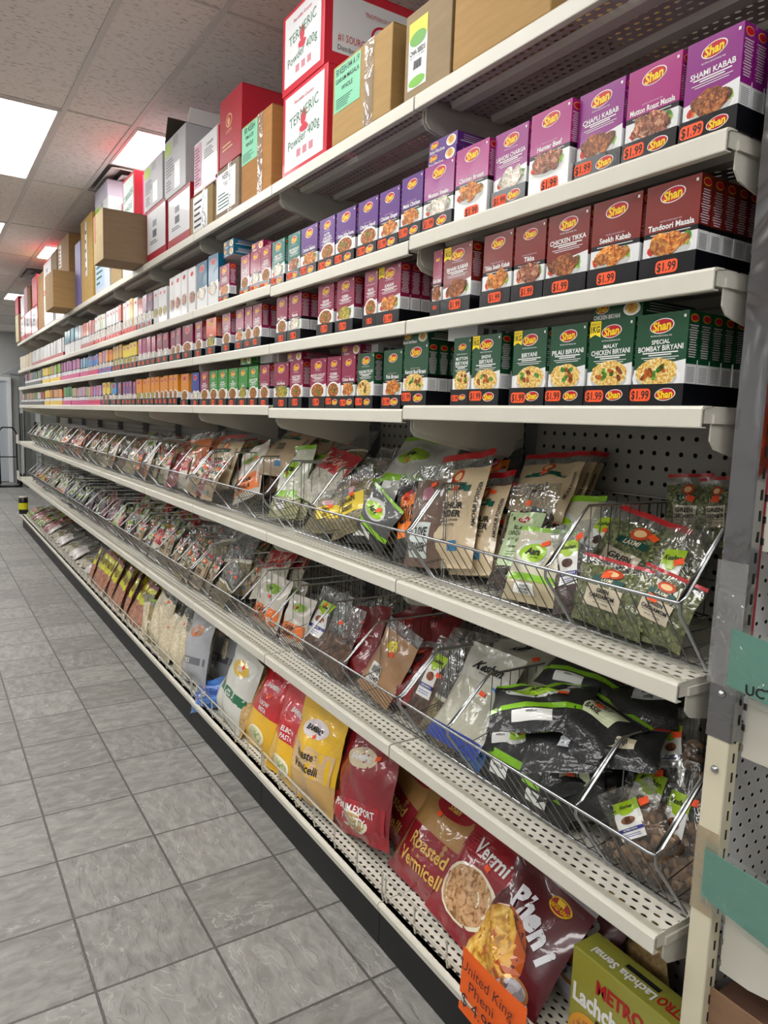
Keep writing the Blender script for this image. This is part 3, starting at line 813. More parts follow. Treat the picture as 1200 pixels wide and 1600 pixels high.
for rn, row in (('A', rowA), ('B', rowB), ('C', rowC)):
    for i, (a, b, col, st, ti, nd, food, tr) in enumerate(row):
        seed += 1
        z = ZC[rn] - (.010 if (rn in 'AC' and b < 627) else 0); y, w = seg(a, b, z)
        if i + 1 < len(row):
            yn, wn = seg(row[i + 1][0], row[i + 1][1], z)
            w = min(w, 2 * (yn - wn / 2 - y) - .001) if yn - wn / 2 - y > .05 else w
        near = a > 440
        cn = NAMES[col]
        if ti.title() in SEEN: cn = rowname[rn].split()[1] + ' shelf ' + cn
        SEEN.add(ti.title())
        x = 1.146 if tr else 1.134
        lab = '%s recipe carton titled %s at the front of %s' % (cn, ti.title() if ti.isupper() else ti, rowname[rn])
        flag = ti in ('BIRYANI', 'SINDHI BIRYANI', 'MALAY CHICKEN BIRYANI', 'BIHARI KABAB', 'KARAHI') and near
        zc = z + (.0018 if tr else .0004)
        c = carton(lab, 'recipe cartons with printed titles', y, x, zc, col, st, ti, w - .004, food=food, flag=flag, detail=2 if a > 300 else 1, lean=0, yaw=random.uniform(-.02, .02), sticker=not tr, seed=seed)
        for k in range(1, nd):
            dz = random.uniform(-.006, .004)
            back_copy(c, k * .036, random.uniform(-.001, .001), '%s carton %s behind the front %s carton' % (cn, 'right' if k == 1 else ordinal(k), ti.title()))
        if tr:
            tray('black tray under the %s %s cartons' % (cn, ti.title()), y, 1.142, z + .0002, w - .001, .036 * max(nd, 2) + .22 * (nd > 3) + .01, 2 if a > 300 else 1, logo=(rn != 'B' and a > 500) or rn == 'A', seed=seed)

def lying(px, py, X, z, col, label, w=.118, title='', white=False):
    y = yat(px, X, z)
    t = empty('spice_carton', label, 'carton', 'cartons lying on top of the rows', (X, y, z)); t.rotation_euler = (0, 0, RZ)
    C = plain(col, .34, coat=.35, coat_r=.12); Wm = plain('e9e9ea', .36)
    mb = MB(); a = w / 2
    mb.box((-a, 0, 0), (a, .16, .032), Wm if white else C, [Wm, Wm if white else C, None, None, None, None]); mb.obj('carton_body', t)
    if not white:
        lo = mk('logo', logo_mesh(.017), t); lo.location = (-a + .022, -.0004, .021)
        mb = MB(); put_text(mb, title, -a + .034, .006, .008, -.0005, WHITE, width=w * .55, bold=.02); mb.obj('title', t)
        mb = MB(); mb.ell(a - .025, .016, .02, .013, -.0004, plain('f2f1ee', .4)); mb.ell(a - .025, .017, .015, .010, -.0007, foodmat(*FOODS['rice'][0], 70)); mb.obj('food_picture', t)
        mb = MB(); mb.face([(a + .0005, .01 + .12 * q, .010 + .0 * q) for q in (0,)] + [(a + .0005, .13, .010), (a + .0005, .13, .012), (a + .0005, .01, .012)], WHITE)
        for q in range(1, 4): mb.face([(a + .0005, .02, .010 + q * .005), (a + .0005, .14, .010 + q * .005), (a + .0005, .14, .0115 + q * .005), (a + .0005, .02, .0115 + q * .005)], plain('d8c8d0', .5))
        mb.obj('fine_print', t)
    else:
        mb = MB()
        for q in range(5): mb.box((a + .0001, .02 + q * .028, .008), (a + .0006, .036 + q * .028, .024), plain('77777a', .5))
        mb.obj('fine_print', t)
    return t
H1 = CH + .0022
for px, X, z, col, lab, ti, wh in [
    (690, 1.155, Z_A + H1, '5c2a80', 'violet carton lying flat on the purple row, lower of the two', 'Chicken White Korma', 0), (692, 1.158, Z_A + H1 + .033, '5c2a80', 'violet carton lying flat on the purple row, upper of the two', 'Chicken White Korma', 0),
    (357, 1.15, Z_A - .01 + .20, '0e5a78', 'petrol blue carton lying on the tall blue cartons, lower of the two', 'Custard', 0), (357, 1.152, Z_A - .01 + .234, '0e5a78', 'petrol blue carton lying on the tall blue cartons, upper of the two', 'Custard', 0),
    (402, 1.15, Z_A - .01 + H1, '8e1442', 'maroon carton lying on the maroon row beside the teal cartons', 'Haleem', 0),
    (964, 1.15, Z_C + H1, '114a2c', 'dark green carton lying flat on the Malay Chicken Biryani carton', 'CHICKEN BIRYANI', 0), (649, 1.15, Z_C + H1, '114a2c', 'dark green carton lying flat on the Karachi Beef Biryani carton', 'Karachi Beef Biryani', 0),
    (722, 1.17, Z_C + H1, 'e9e9ea', 'carton lying with its white printed side out above the Mutton Biryani carton', '', 1), (460, 1.15, Z_C - .01 + H1, '8e1442', 'maroon carton lying flat above the Vegetable carton', 'Korma', 0),
    (548, 1.16, Z_C - .01 + H1, '8e1442', 'maroon carton lying flat above the Korma cartons', 'Korma', 0), (575, 1.2, Z_C - .01 + H1, 'e9e9ea', 'carton lying with its white printed side out above the Yakhni Pilau carton', '', 1),
    (384, 1.15, Z_C + H1, '2f8a2c', 'leaf green carton lying on the green row, lower of the two', 'Sabzi', 0), (381, 1.15, Z_C + H1 + .033, '2f8a2c', 'leaf green carton lying on the green row, upper of the two', 'Sabzi', 0), (416, 1.17, Z_C + H1, 'e9e9ea', 'carton lying with its white printed side out right of the green stack', '', 1)]:
    lying(px, 0, X, z, col, lab, title=ti, white=bool(wh))

# taller petrol blue and white cartons of the upper shelf, then the long mixed rows towards the far end
def simple_row(rn, zones, start):
    n = 0; z = ZC[rn]
    for (pa, pb, col, h, wpx, st, traycol, food, name) in zones:
        ya, yb = yat(pb, 1.14, z), yat(pa, 1.14, z); cnt = max(1, int(round((yb - ya) / wpx))); w = (yb - ya) / cnt
        for k in range(cnt):
            y = ya + (k + .5) * w; n += 1
            far = y > 6.2
            cc = random.choice(col)
            hh = h * random.choice((1, 1, .97))
            jit = random.uniform(-.003, .003)
            lab = '%s carton, %s plain one from near on %s' % (name, ordinal(n), rowname[rn])
            c = carton(lab, 'far cartons of ' + rowname[rn], y, 1.146 + jit, z + .0018, cc, st, '', w * .93, h=round(hh, 3), food=food, detail=0 if far else 1, seed=seed + n, yaw=random.uniform(-.04, .04))
            if traycol:
                tray('%s tray under %s carton, %s from near on %s' % ({'0b0c12': 'black', 'd81a80': 'hot pink', 'f0c814': 'yellow', 'b01824': 'red', '1c5ab8': 'blue'}[traycol], name, ordinal(n), rowname[rn]), y, 1.140, z + .0002, w * .98, .1, 1 if not far else 0, traycol, logo=False, seed=n)
                if far:
                    pass
MIX = ['e6d6c6', 'c89a6a', 'b84a3a', '8e1442', '2f8a2c', '3a3a70']
simple_row('A', [(323, 338, ['0e5a78'], .225, .15, 'm', None, 'white', 'tall petrol blue'), (306, 322, ['0e5a78'], .215, .15, 'm', None, 'white', 'tall petrol blue'), (262, 303, ['dcdad8', 'e6e4e4'], .215, .105, 'f', None, 'meat', 'tall white'), (238, 260, ['d0cfd0'], .19, .11, 'f', None, 'green', 'tall silvery white'),
    (214, 237, ['c86a5a', '6a2a60', '9a6a90'], .19, .1, 's', '0b0c12', 'white', 'plum and white'), (190, 213, ['e8e0dc', 'd84a5a', 'd8b43a'], .21, .1, 'f', 'b01824', 'white', 'red and white'), (165, 189, ['d87a6a', 'e6d0c8', 'e0e0e0'], .205, .1, 's', 'b01824', 'white', 'salmon'), (148, 164, ['e6e6e0', 'c6d6b0'], .205, .1, 's', 'b01824', 'white', 'pale green and white'),
    (126, 147, ['c85a1c', 'd88a3a', 'b03a2a'], .2, .1, 's', 'b01824', 'white', 'orange brown'), (100, 125, ['1c6a80', '2a8a9a', 'c0ccd0'], .21, .1, 's', None, 'white', 'teal and silver'), (50, 99, ['d8d8d6', 'c8c4c0', 'e4e2e0'], .17, .12, 'f', 'b01824', 'white', 'silver white'), (31, 49, ['c8b89a', 'd8c8a8'], .17, .14, 'f', None, 'white', 'beige')], 0)
simple_row('B', [(284, 300, ['7a1238'], .165, .12, 'm', '0b0c12', 'curry', 'dark maroon'), (264, 282, ['7a1238'], .165, .12, 'm', '0b0c12', 'curry', 'dark maroon'), (243, 262, ['7a1238'], .165, .12, 'm', '0b0c12', 'white', 'dark maroon'), (214, 242, ['b0307a', '9a2a5a', 'c050a0'], .165, .1, 'm', '0b0c12', 'white', 'rose pink'), (190, 213, ['e0c41c'], .16, .1, 's', '0b0c12', 'green', 'yellow'), (175, 189, ['d8b46a', 'c89a2c'], .17, .1, 's', '0b0c12', 'green', 'gold'), (154, 174, ['e08c1c', '8a5aa0'], .16, .1, 's', '1c5ab8', 'white', 'orange and violet'),
    (125, 153, ['2a6ac0', '3a9ab0', '8ab0c0'], .15, .1, 's', 'd81a80', 'white', 'blue'), (95, 124, ['a02a90', '8a3a8a', 'c0508a'], .16, .1, 's', 'd81a80', 'white', 'purple pink'), (78, 94, ['e06a3a', '8ab03a'], .16, .1, 's', 'f0c814', 'white', 'orange'), (66, 77, ['e8c81c'], .16, .11, 's', 'f0c814', 'curry', 'yellow'), (39, 65, MIX, .15, .13, 's', '0b0c12', 'curry', 'mixed brown')], 0)
simple_row('C', [(262, 277, ['e08c1c'], .158, .1, 'm', '0b0c12', 'curry', 'amber'), (241, 261, ['e08c1c'], .158, .1, 'm', '0b0c12', 'curry', 'amber'), (222, 240, ['e08c1c'], .158, .1, 'm', '0b0c12', 'green', 'amber'), (212, 221, ['e08c1c'], .155, .1, 'm', '0b0c12', 'green', 'amber'), (190, 211, ['6a3a8a', '7a3a6a'], .15, .1, 'm', '0b0c12', 'white', 'violet'), (182, 189, ['7a3a5a'], .15, .1, 's', '0b0c12', 'white', 'plum'), (172, 181, ['2a8ac0'], .15, .12, 's', '0b0c12', 'white', 'sky blue'), (158, 171, ['e8c81c'], .165, .12, 's', '0b0c12', 'curry', 'yellow'),
    (112, 157, ['d88aa0', '8ab070', 'a08ac0', 'd8a87a', 'c86a9a'], .145, .1, 's', 'd81a80', 'white', 'pastel'), (98, 111, ['2f8a2c', '1c6a3a', 'c8b43a'], .16, .12, 's', 'd81a80', 'white', 'green'), (78, 97, ['d86a2a', '8a3a2a', 'c8a04a'], .15, .11, 's', 'f0c814', 'white', 'orange brown'), (69, 77, ['e8c81c'], .15, .12, 's', 'f0c814', 'curry', 'yellow'), (33, 68, MIX, .14, .13, 's', '0b0c12', 'curry', 'mixed')], 0)

# ================================================================== SHIPPING BOXES ON TOP
def ship(label, px0, px1, ptop, zb=None, zt=None, d=.30, x=1.135, card='a08055', face=None, side=None, deco=None, group='shipping boxes on the top shelf', yaw=0, y01=None, open_=False):
    """px0..px1: the face towards the aisle; ptop: picture row of its top at px0"""
    z0 = (Z_TOP + .001) if zb is None else zb
    if y01: ya, yb = y01
    else: ya, yb = yat(px1, x, z0 + .1), yat(px0, x, z0 + .1)
    z1 = zt if zt else at_x(px0, ptop, x).z
    w, h = yb - ya - .004, z1 - z0
    t = empty('shipping_box', label, 'cardboard box', group, (x, (ya + yb) / 2, z0)); t.rotation_euler = (0, 0, RZ + yaw)
    C = cardboard(card) if not isinstance(card, bpy.types.Material) else card
    mb = MB(); a = w / 2
    Sm = side or C; Fm = face or C
    mb.box((-a, 0, 0), (a, d, h - (.001 if not open_ else .002)), C, [None, None, Fm, Sm, None, Sm])
    o = mb.obj('box_body', t)
    bv = o.modifiers.new('edge', 'BEVEL'); bv.width = .003; bv.segments = 2
    mb = MB()
    m2 = C
    if open_:
        mb.prism([(-a, h), (-a + .01, h), (-a + .07, h + .11), (-a + .06, h + .115)], 'y', .0, d * .6, plain('4a4038', .8)); mb.prism([(a - .01, h), (a, h), (a + .05, h + .05), (a + .04, h + .055)], 'y', 0.01, d, WHITE); mb.obj('flap', t)
    else:
        mb.box((-a, .002, h - .001), (a, d / 2 - .002, h + .001), m2); mb.box((-a, d / 2 + .001, h - .001), (a, d - .002, h + .001), m2); mb.obj('flap', t)
    if deco: deco(t, a, h, d)
    return t, z1
def D(fn): return fn
REDC = plain('a01226', .5, var=.06); REDB = plain('c4122c', .45, coat=.2)
WH = plain('dcdcde', .45, coat=.2, var=.03)
GREENP = plain('7fc8a2', .5); PINKP = plain('f0709a', .5); LIME = plain('a8c838', .5)
TAPE = film('f4f4f4', .15)
def panel(mb, x0, x1, z0, z1, y, m): mb.face([(x0, y, z0), (x1, y, z0), (x1, y, z1), (x0, y, z1)], m)
def spanel(mb, y0, y1, z0, z1, x, m): mb.face([(x, y0, z0), (x, y1, z0), (x, y1, z1), (x, y0, z1)], m)
def lines(mb, x0, x1, z0, z1, n, m, y=-.0012, seed=3):
    rr = random.Random(seed); s = (z1 - z0) / n
    for i in range(n):
        panel(mb, x0, x0 + (x1 - x0) * rr.uniform(.55, 1), z1 - s * (i + .75), z1 - s * (i + .35), y, m)
def on_side(a):
    return lambda X, Z: (a + .0016, X, Z)
def deco_laxmi(words=True, sidetext=False):
    def f(t, a, h, d):
        mb = MB(); b = .022
        panel(mb, -a + b, a - b, b, h - b * .6, -.0008, WH); mb.obj('printed_panel', t)
        mb = MB(); G = plain('1c6a48', .6)
        if words:
            put_text(mb, 'TERMERIC', 0, h * .66, h * .12, -.0014, G, width=a * 1.6, rot=.12)
            put_text(mb, 'Powder 400g', 0, h * .40, h * .11, -.0014, G, width=a * 1.6, rot=.10)
        put_text(mb, 'Fine Indian Grocery', 0, h * .84, h * .045, -.0014, REDB, width=a * 1.1)
        mb.obj('handwriting', t)
        mb = MB()
        mb.ell(0, h * .60, a * .12, h * .10, -.0012, plain('c23a4a', .6), 14, 0, .12); mb.ell(0, h * .48, a * .2, h * .05, -.0013, plain('c23a4a', .6), 14, 0, .2)
        for i in range(3): panel(mb, -a * .3 + i * a * .28, -a * .12 + i * a * .28, h * .18, h * .27, -.0012, plain('c2808a', .6))
        mb.obj('printed_mark', t)
        if sidetext:
            mb = MB(); spanel(mb, .03, d - .01, .05, h - .03, a + .0008, WH); mb.obj('side_panel', t)
            mb = MB(); put_text(mb, '#1 SOURCE FOR', .13, .10, .022, 0, REDB, width=.16, fn=on_side(a)); put_text(mb, 'Distributed by: Foods Inc.', .15, .068, .016, 0, INK, width=.2, fn=on_side(a))
            mb.obj('side_lettering', t); mb = MB(); put_text(mb, 'TRADITION OF QUALITY', .22, h - .07, .013, 0, REDB, width=.14, fn=on_side(a))
            pts = [(a + .0013, .22 + .045 * math.cos(w * PI / 12), h - .13 + .04 * math.sin(w * PI / 12)) for w in range(24)]; mb.face(pts, REDB)
            pts = [(a + .0016, .22 + .036 * math.cos(w * PI / 12), h - .13 + .032 * math.sin(w * PI / 12)) for w in range(24)]; mb.face(pts, WH)
            pts = [(a + .0019, .22 + .022 * math.cos(w * PI / 6) * (1 + .3 * (w % 2)), h - .13 + .02 * math.sin(w * PI / 6)) for w in range(12)]; mb.face(pts, REDB)
            mb.face([(a + .0015, .15, h - .19), (a + .0015, .29, h - .19), (a + .0015, .27, h - .168), (a + .0015, .17, h - .168)], REDB)
            mb.obj('printed_mark', t)
    return f
def deco_label(mat, txt, x0, x1, z0, z1, tape=True):
    def f(t, a, h, d):
        mb = MB(); panel(mb, a * x0, a * x1, h * z0, h * z1, -.0008, mat); W = a * (x1 - x0); cx = a * (x0 + x1) / 2; H_ = h * (z1 - z0); top = h * z1
        k = len(txt)
        for i, s in enumerate(txt): put_text(mb, s, cx, top - H_ * (.12 + i * .2), H_ * (.15 if i == 0 else .10), -.0013, INK, width=W * .9, bold=.01, rot=0)
        lines(mb, cx - W * .42, cx + W * .3, h * z0 + H_ * .06, top - H_ * (.1 + k * .2), 5, INK if k == 0 else plain('2a5a48', .6), seed=int(a * 999))
        mb.obj('label', t)
        if tape:
            mb = MB(); panel(mb, a * .15, a * .45, 0.0, h, -.0022, TAPE); mb.obj('packing_tape', t)
    return f
def deco_chia(t, a, h, d):
    mb = MB(); x0, x1 = -a * .82, a * .0; panel(mb, x0, x1, h * .12, h * .88, -.0008, WHITE); panel(mb, x0, x1, h * .68, h * .88, -.0011, plain('e8d820', .5))
    mb.ell((x0 + x1) / 2, h * .67, (x1 - x0) * .45, h * .085, -.0014, plain('58a028', .5)); mb.ell((x0 + x1) / 2, h * .19, (x1 - x0) * .45, h * .06, -.0014, plain('6cb428', .5))
    cx = (x0 + x1) / 2
    put_text(mb, 'CHIA SEEDS', cx, h * .53, h * .055, -.0018, INK, width=(x1 - x0) * .85, bold=.02); put_text(mb, 'NET WT. 14 OZ (400G)', cx, h * .475, h * .028, -.0018, INK, width=(x1 - x0) * .8)
    for i in range(11): panel(mb, cx - .018 + i * .0035, cx - .0165 + i * .0035 + (i % 3) * .0006, h * .33, h * .43, -.0016, INK)
    mb.obj('label', t)
def deco_pink(t, a, h, d):
    mb = MB(); panel(mb, -a * .96, -a * .35, h * .1, h * .95, -.0008, plain('d898b4', .5)); lines(mb, -a * .9, -a * .4, h * .15, h * .9, 12, plain('7a3a58', .6)); panel(mb, -a * .2, a * .92, h * .15, h * .95, -.0008, WH)
    put_text(mb, 'CORIANDER', a * .35, h * .8, h * .05, -.0013, INK, width=a); lines(mb, -a * .1, a * .8, h * .55, h * .74, 4, plain('55555a', .6)); mb.obj('label', t)
    mb = MB(); panel(mb, -a, a, 0, h * .03, -.001, REDB); panel(mb, a * .95, a, 0, h, -.001, REDB); mb.obj('red_edging', t)
def deco_white(t, a, h, d):
    mb = MB(); panel(mb, -a * .95, -a * .3, h * .72, h * .93, -.0008, LIME); panel(mb, -a * .15, a * .3, h * .78, h * .95, -.0008, plain('a8a8a8', .6)); lines(mb, -a * .85, a * .1, h * .35, h * .66, 6, plain('70777c', .6)); panel(mb, a * .0, a * .5, h * .08, h * .5, -.0008, plain('eef0f2', .3)); lines(mb, -a * .8, -a * .2, h * .1, h * .3, 4, plain('70777c', .6)); mb.obj('label', t)
def deco_redwhite(t, a, h, d):
    mb = MB(); b = .02; panel(mb, -a + b, a - b * .2, b * 2.2, h - b, -.0008, WH); mb.obj('printed_panel', t)
    mb = MB(); panel(mb, -a * .3, a * .1, h * .42, h * .56, -.0012, plain('60646a', .6)); panel(mb, -a * .3, a * .1, h * .62, h * .74, -.0012, plain('90949a', .6)); lines(mb, -a * .6, a * .4, h * .3, h * .38, 2, INK); mb.obj('label', t)
def deco_laxred(t, a, h, d):
    mb = MB(); G = plain('d8a878', .5)
    mb.ell(-a * .1, h * .62, a * .3, h * .1, -.001, G, 16); mb.ell(-a * .1, h * .62, a * .24, h * .08, -.0013, REDC, 16); mb.ell(-a * .1, h * .6, a * .12, h * .06, -.0016, G, 12, 0, .2)
    put_text(mb, 'LAXMI', -a * .1, h * .47, h * .055, -.0014, G, width=a * .8); lines(mb, -a * .7, a * .5, h * .2, h * .32, 2, G); mb.obj('printed_mark', t)
ship('large plain brown cardboard box at the right end of the top shelf', 709, 866, 0, zt=Z_TOP + .33, d=.40, card='b08a50', deco=deco_label(WHITE, ['Distributed by'], .1, .75, .55, .9, False), x=1.125)
ship('brown cardboard box with a yellow and green chia seeds label', 632, 706, 31, d=.36, card='96805f', deco=deco_chia)
ship('brown cardboard box with a green garam masala label', 519, 612, 110, d=.12, x=1.125, card='a88650', deco=deco_label(GREENP, ['50 KESH 044 A 19', 'GARAM MASALA', 'WHOLE'], -.93, .0, .40, .97))
_, zr = ship('red and white box marked termeric powder in green pen, lower of the two', 441, 511, 156, d=.40, card=REDB, x=1.14, deco=deco_laxmi())
ship('red and white box marked termeric powder in green pen, upper of the two', 441, 507, 33, zb=zr + .003, d=.40, card=REDB, x=1.14, deco=deco_laxmi(True, True))
ship('brown cardboard box with a green label left of the red and white pair', 377, 424, 202, d=.36, card='a5743c', deco=deco_label(GREENP, ['50 KESH', '044 A 20', 'WHOLE'], -.98, .1, .5, .98))
_, z8 = ship('small brown taped box under the tall dark red box', 336, 373, 272, d=.3, card='8a7864', deco=deco_label(WH, ['NEEM', 'TULSI'], -.85, .75, .12, .9))
ship('tall dark red box with a gold seal standing on a small brown box', 343, 377, 162, zb=z8 + .003, zt=2.925, d=.36, card=REDC, deco=deco_laxred)
_, z9 = ship('small brown box with a silver label under the pink printed box', 297, 332, 312, d=.3, card='9a8050', deco=deco_label(WH, [], -.7, .6, .05, .95))
ship('white box with pink printing and red edges on a small brown box', 303, 341, 230, zb=z9 + .003, zt=2.85, d=.3, card=WH, side=REDB, deco=deco_pink)
_, z10 = ship('red box with a white printed face under the open white box', 262, 297, 312, d=.34, card=REDC, deco=deco_redwhite)
ship('white box with a green corner print and open flaps', 257, 290, 217, zb=z10 + .003, zt=3.0, d=.34, card=plain('b9b9bd', .5, var=.04), deco=deco_white, open_=True)
_, z11 = ship('red box with a white face and grey print beside the big brown box', 229, 259, 332, d=.34, card=REDC, deco=deco_redwhite)
ship('white box with a green corner print beside the lit panel', 225, 254, 262, zb=z11 + .003, zt=2.98, d=.34, card=plain('b9b9bd', .5, var=.04), deco=deco_white)
tb, _ = ship('big brown cardboard box sticking out over the aisle', 0, 0, 0, zb=Z_TOP + .001, zt=Z_TOP + .275, d=.45, x=.90, y01=(4.40, 4.66), card='8a7358', face=cardboard('b8a074'))
mb = MB(); mb.box((-.10, -.001, .12), (-.075, 0, .27), plain('a83a2a', .5)); mb.obj('red_tape', tb)
_, zq = ship('low white box hidden behind the big brown box', 0, 0, 0, zt=Z_TOP + .30, x=1.38, d=.2, y01=(4.40, 4.66), card=WH)
def deco_pinklab(t, a, h, d):
    mb = MB(); panel(mb, -a + .02, a - .02, .02, h - .02, -.0008, plain('d8e8e4', .5)); put_text(mb, 'CORIANDER', 0, h * .6, h * .13, -.0014, plain('1c6a48', .6), width=a * 1.6, rot=.1); put_text(mb, 'WHOLE', 0, h * .35, h * .13, -.0014, plain('1c6a48', .6), width=a * 1.4, rot=.1); mb.obj('handwriting', t)
    mb = MB(); spanel(mb, .05, .3, .02, h - .02, a + .001, PINKP)
    for i in range(6): spanel(mb, .08, .27 - .03 * (i % 2), h * (.75 - i * .11), h * (.79 - i * .11), a + .0016, plain('8a2a50', .6))
    mb.obj('pink_label', t)
ship('red and white box with a bright pink label above the big brown box', 0, 0, 0, zb=Z_TOP + .303, zt=Z_TOP + .60, x=1.14, d=.36, y01=(4.68, 4.98), card=REDB, deco=deco_pinklab)
ship('white box under the pink labelled box', 0, 0, 0, zt=Z_TOP + .30, x=1.14, d=.36, y01=(4.68, 5.0), card=WH, deco=deco_redwhite)
far = [ # label, y0, y1, zbase, ztop, x, card, deco
    ('brown box with white tape low beside the white boxes', 5.02, 5.35, 0, .17, 1.14, 'a89064', None), ('red and white box above the brown box beside the big brown one', 5.02, 5.35, .173, .48, 1.14, WH, deco_redwhite),
    ('tall white box with blue writing', 5.38, 5.86, 0, .42, 1.14, plain('c4ccd8', .5), deco_label(plain('a8c4dc', .5), ['RASOI'], -.9, .3, .1, .8, False)), ('white box with a small green print on the tall white box', 5.40, 5.84, .423, .62, 1.14, WH, deco_white),
    ('white box with a magenta print at the very top of the stack', 5.42, 5.84, .623, .73, 1.14, plain('c8c4d4', .5), None),
    ('tall tan box with a white stripe', 5.9, 6.35, 0, .62, 1.13, 'c09a50', deco_label(WH, [], -.2, .1, .3, .95, False)), ('narrow violet and white box', 6.38, 6.62, 0, .5, 1.13, plain('6a60a0', .5), None),
    ('brown box on the far protruding brown box', 6.72, 7.3, .303, .62, 1.10, '9a7444', deco_label(WH, [], -.7, -.3, .3, .9, False)), ('dark brown upright box at the far ceiling light', 7.34, 7.7, .303, .6, 1.10, '6e5a40', None),
    ('brown box sticking out over the aisle further back', 6.7, 7.15, 0, .30, .97, 'ae8a58', None), ('white and red box behind the further protruding box', 7.2, 7.75, 0, .30, 1.14, WH, deco_redwhite),
    ('red and white box upper left of the far brown stack', 7.78, 8.35, .303, .62, 1.12, REDB, deco_redwhite), ('white box low under the upper red box', 7.78, 8.35, 0, .30, 1.12, WH, deco_redwhite), ('brown upright box beside the far red boxes', 8.38, 8.8, 0, .56, 1.12, 'a88458', None),
    ('bright red box on white boxes near the far end', 8.85, 9.25, .283, .60, 1.12, plain('d01a34', .5), None), ('white and red box low near the far end', 8.85, 9.35, 0, .28, 1.12, REDB, deco_redwhite), ('brown box stacked near the far end', 9.4, 9.65, .283, .55, 1.12, '8a5a30', None),
    ('white and red box low beside the far end', 9.4, 9.95, 0, .28, 1.12, REDB, deco_redwhite), ('pink and brown box stacked beside the far end', 9.68, 9.98, .283, .58, 1.12, plain('b86a7a', .5), None), ('last white and red box low at the far end', 10.0, 10.4, 0, .28, 1.12, REDB, deco_redwhite),
    ('white box wrapped in film on the last low box', 10.0, 10.35, .283, .52, 1.12, WH, None), ('beige box at the far corner', 10.45, 10.78, 0, .34, 1.10, 'b8a888', None), ('open dark red box on top at the far corner', 10.42, 10.76, .343, .56, 1.10, REDC, None)]
for lab, y0, y1, zb, zt, x, card, dc in far:
    ship(lab, 0, 0, 0, zb=Z_TOP + .001 + zb, zt=Z_TOP + zt, d=.36 if x > 1.05 else .45, x=x, y01=(y0, y1), card=card, deco=dc)

# ================================================================== POUCHES
PX = {}
FILM = film('eef0f0', .05)
SEALR = plain('b8101e', .3, coat=.8, wr=.002); SEALG = plain('86c21a', .3, coat=.8, wr=.002)
class Pack:
    """a filled pouch: front and back skins bulging from a flat seam; origin at its centre, printed side towards -y"""
    def __init__(s, w, h, t, seed, fill=.86, puff=1.0, wrk=1.0, neck=0.0):
        s.w, s.h, s.t, s.fill, s.puff, s.neck = w, h, t, fill, puff, neck
        r = random.Random(seed)
        s.k = [(r.uniform(3, 9), r.uniform(3, 9), r.uniform(0, 6.28), r.uniform(.3, 1)) for _ in range(5)]
        s.amp = .0016 * wrk * (w / .13); s.bend = r.uniform(-.012, .012); s.lean = r.uniform(-.01, .01)
    def env(s, v):
        a = min(1, max(0, (v - .03) / .22)); a = a * (2 - a)
        b = 1 if v < s.fill * .72 else max(0, 1 - (v - s.fill * .72) / (s.fill * .28)) ** .8
        return a * b
    def off(s, u, v):
        return sum(a * math.sin(p * u + q * v * 2 + f) for p, q, f, a in s.k) * s.amp
    def xw(s, u, v):
        return u * s.w / 2 * (1 - .05 * s.env(v) - s.neck * max(0, v - .7) ** 1.5) + s.lean * (v - .5)
    def pt(s, u, v, side=-1, lift=0.0):
        e = s.env(v); pu = max(0, 1 - abs(u) ** 2.4) ** .62
        y = side * (s.t * .5 * e * pu * s.puff + lift) + s.off(u, v) * (.35 + .65 * pu) + s.bend * math.sin(v * PI)
        return (s.xw(u, v), y, (v - .5) * s.h)
    def at(s, X, Z, lift=.0016):
        v = Z / s.h + .5
        X2 = X - s.lean * (v - .5)
        u = X2 / (s.w / 2 * (1 - .05 * s.env(v) - s.neck * max(0, v - .7) ** 1.5))
        p = s.pt(u, min(1, max(0, v)), -1, lift); return (X, p[1], Z)
def skin(P, bands, nu=12, nv=20, mb=None):
    own = mb is None; mb = mb or MB()
    vs = sorted(set([0, 1] + [i / nv for i in range(nv + 1)] + [b[i] for b in bands for i in (0, 1)]))
    vs2 = [vs[0]]
    for v in vs[1:]:
        if v - vs2[-1] > .012: vs2.append(v)
    if vs2[-1] < 1: vs2[-1] = 1
    for side in (-1, 1):
        base = len(mb.v)
        for v in vs2:
            for i in range(nu + 1): mb.v.append(P.pt(-1 + 2 * i / nu, v, side))
        for j in range(len(vs2) - 1):
            vm = (vs2[j] + vs2[j + 1]) / 2
            m = [b[2] for b in bands if b[0] <= vm <= b[1]][-1]
            k = mb.mat(m)
            for i in range(nu):
                a = base + j * (nu + 1) + i
                q = (a, a + 1, a + nu + 2, a + nu + 1)
                mb.f.append(q if side < 0 else q[::-1]); mb.mi.append(k)
    return mb.mesh('pouch_skin', True) if own else mb
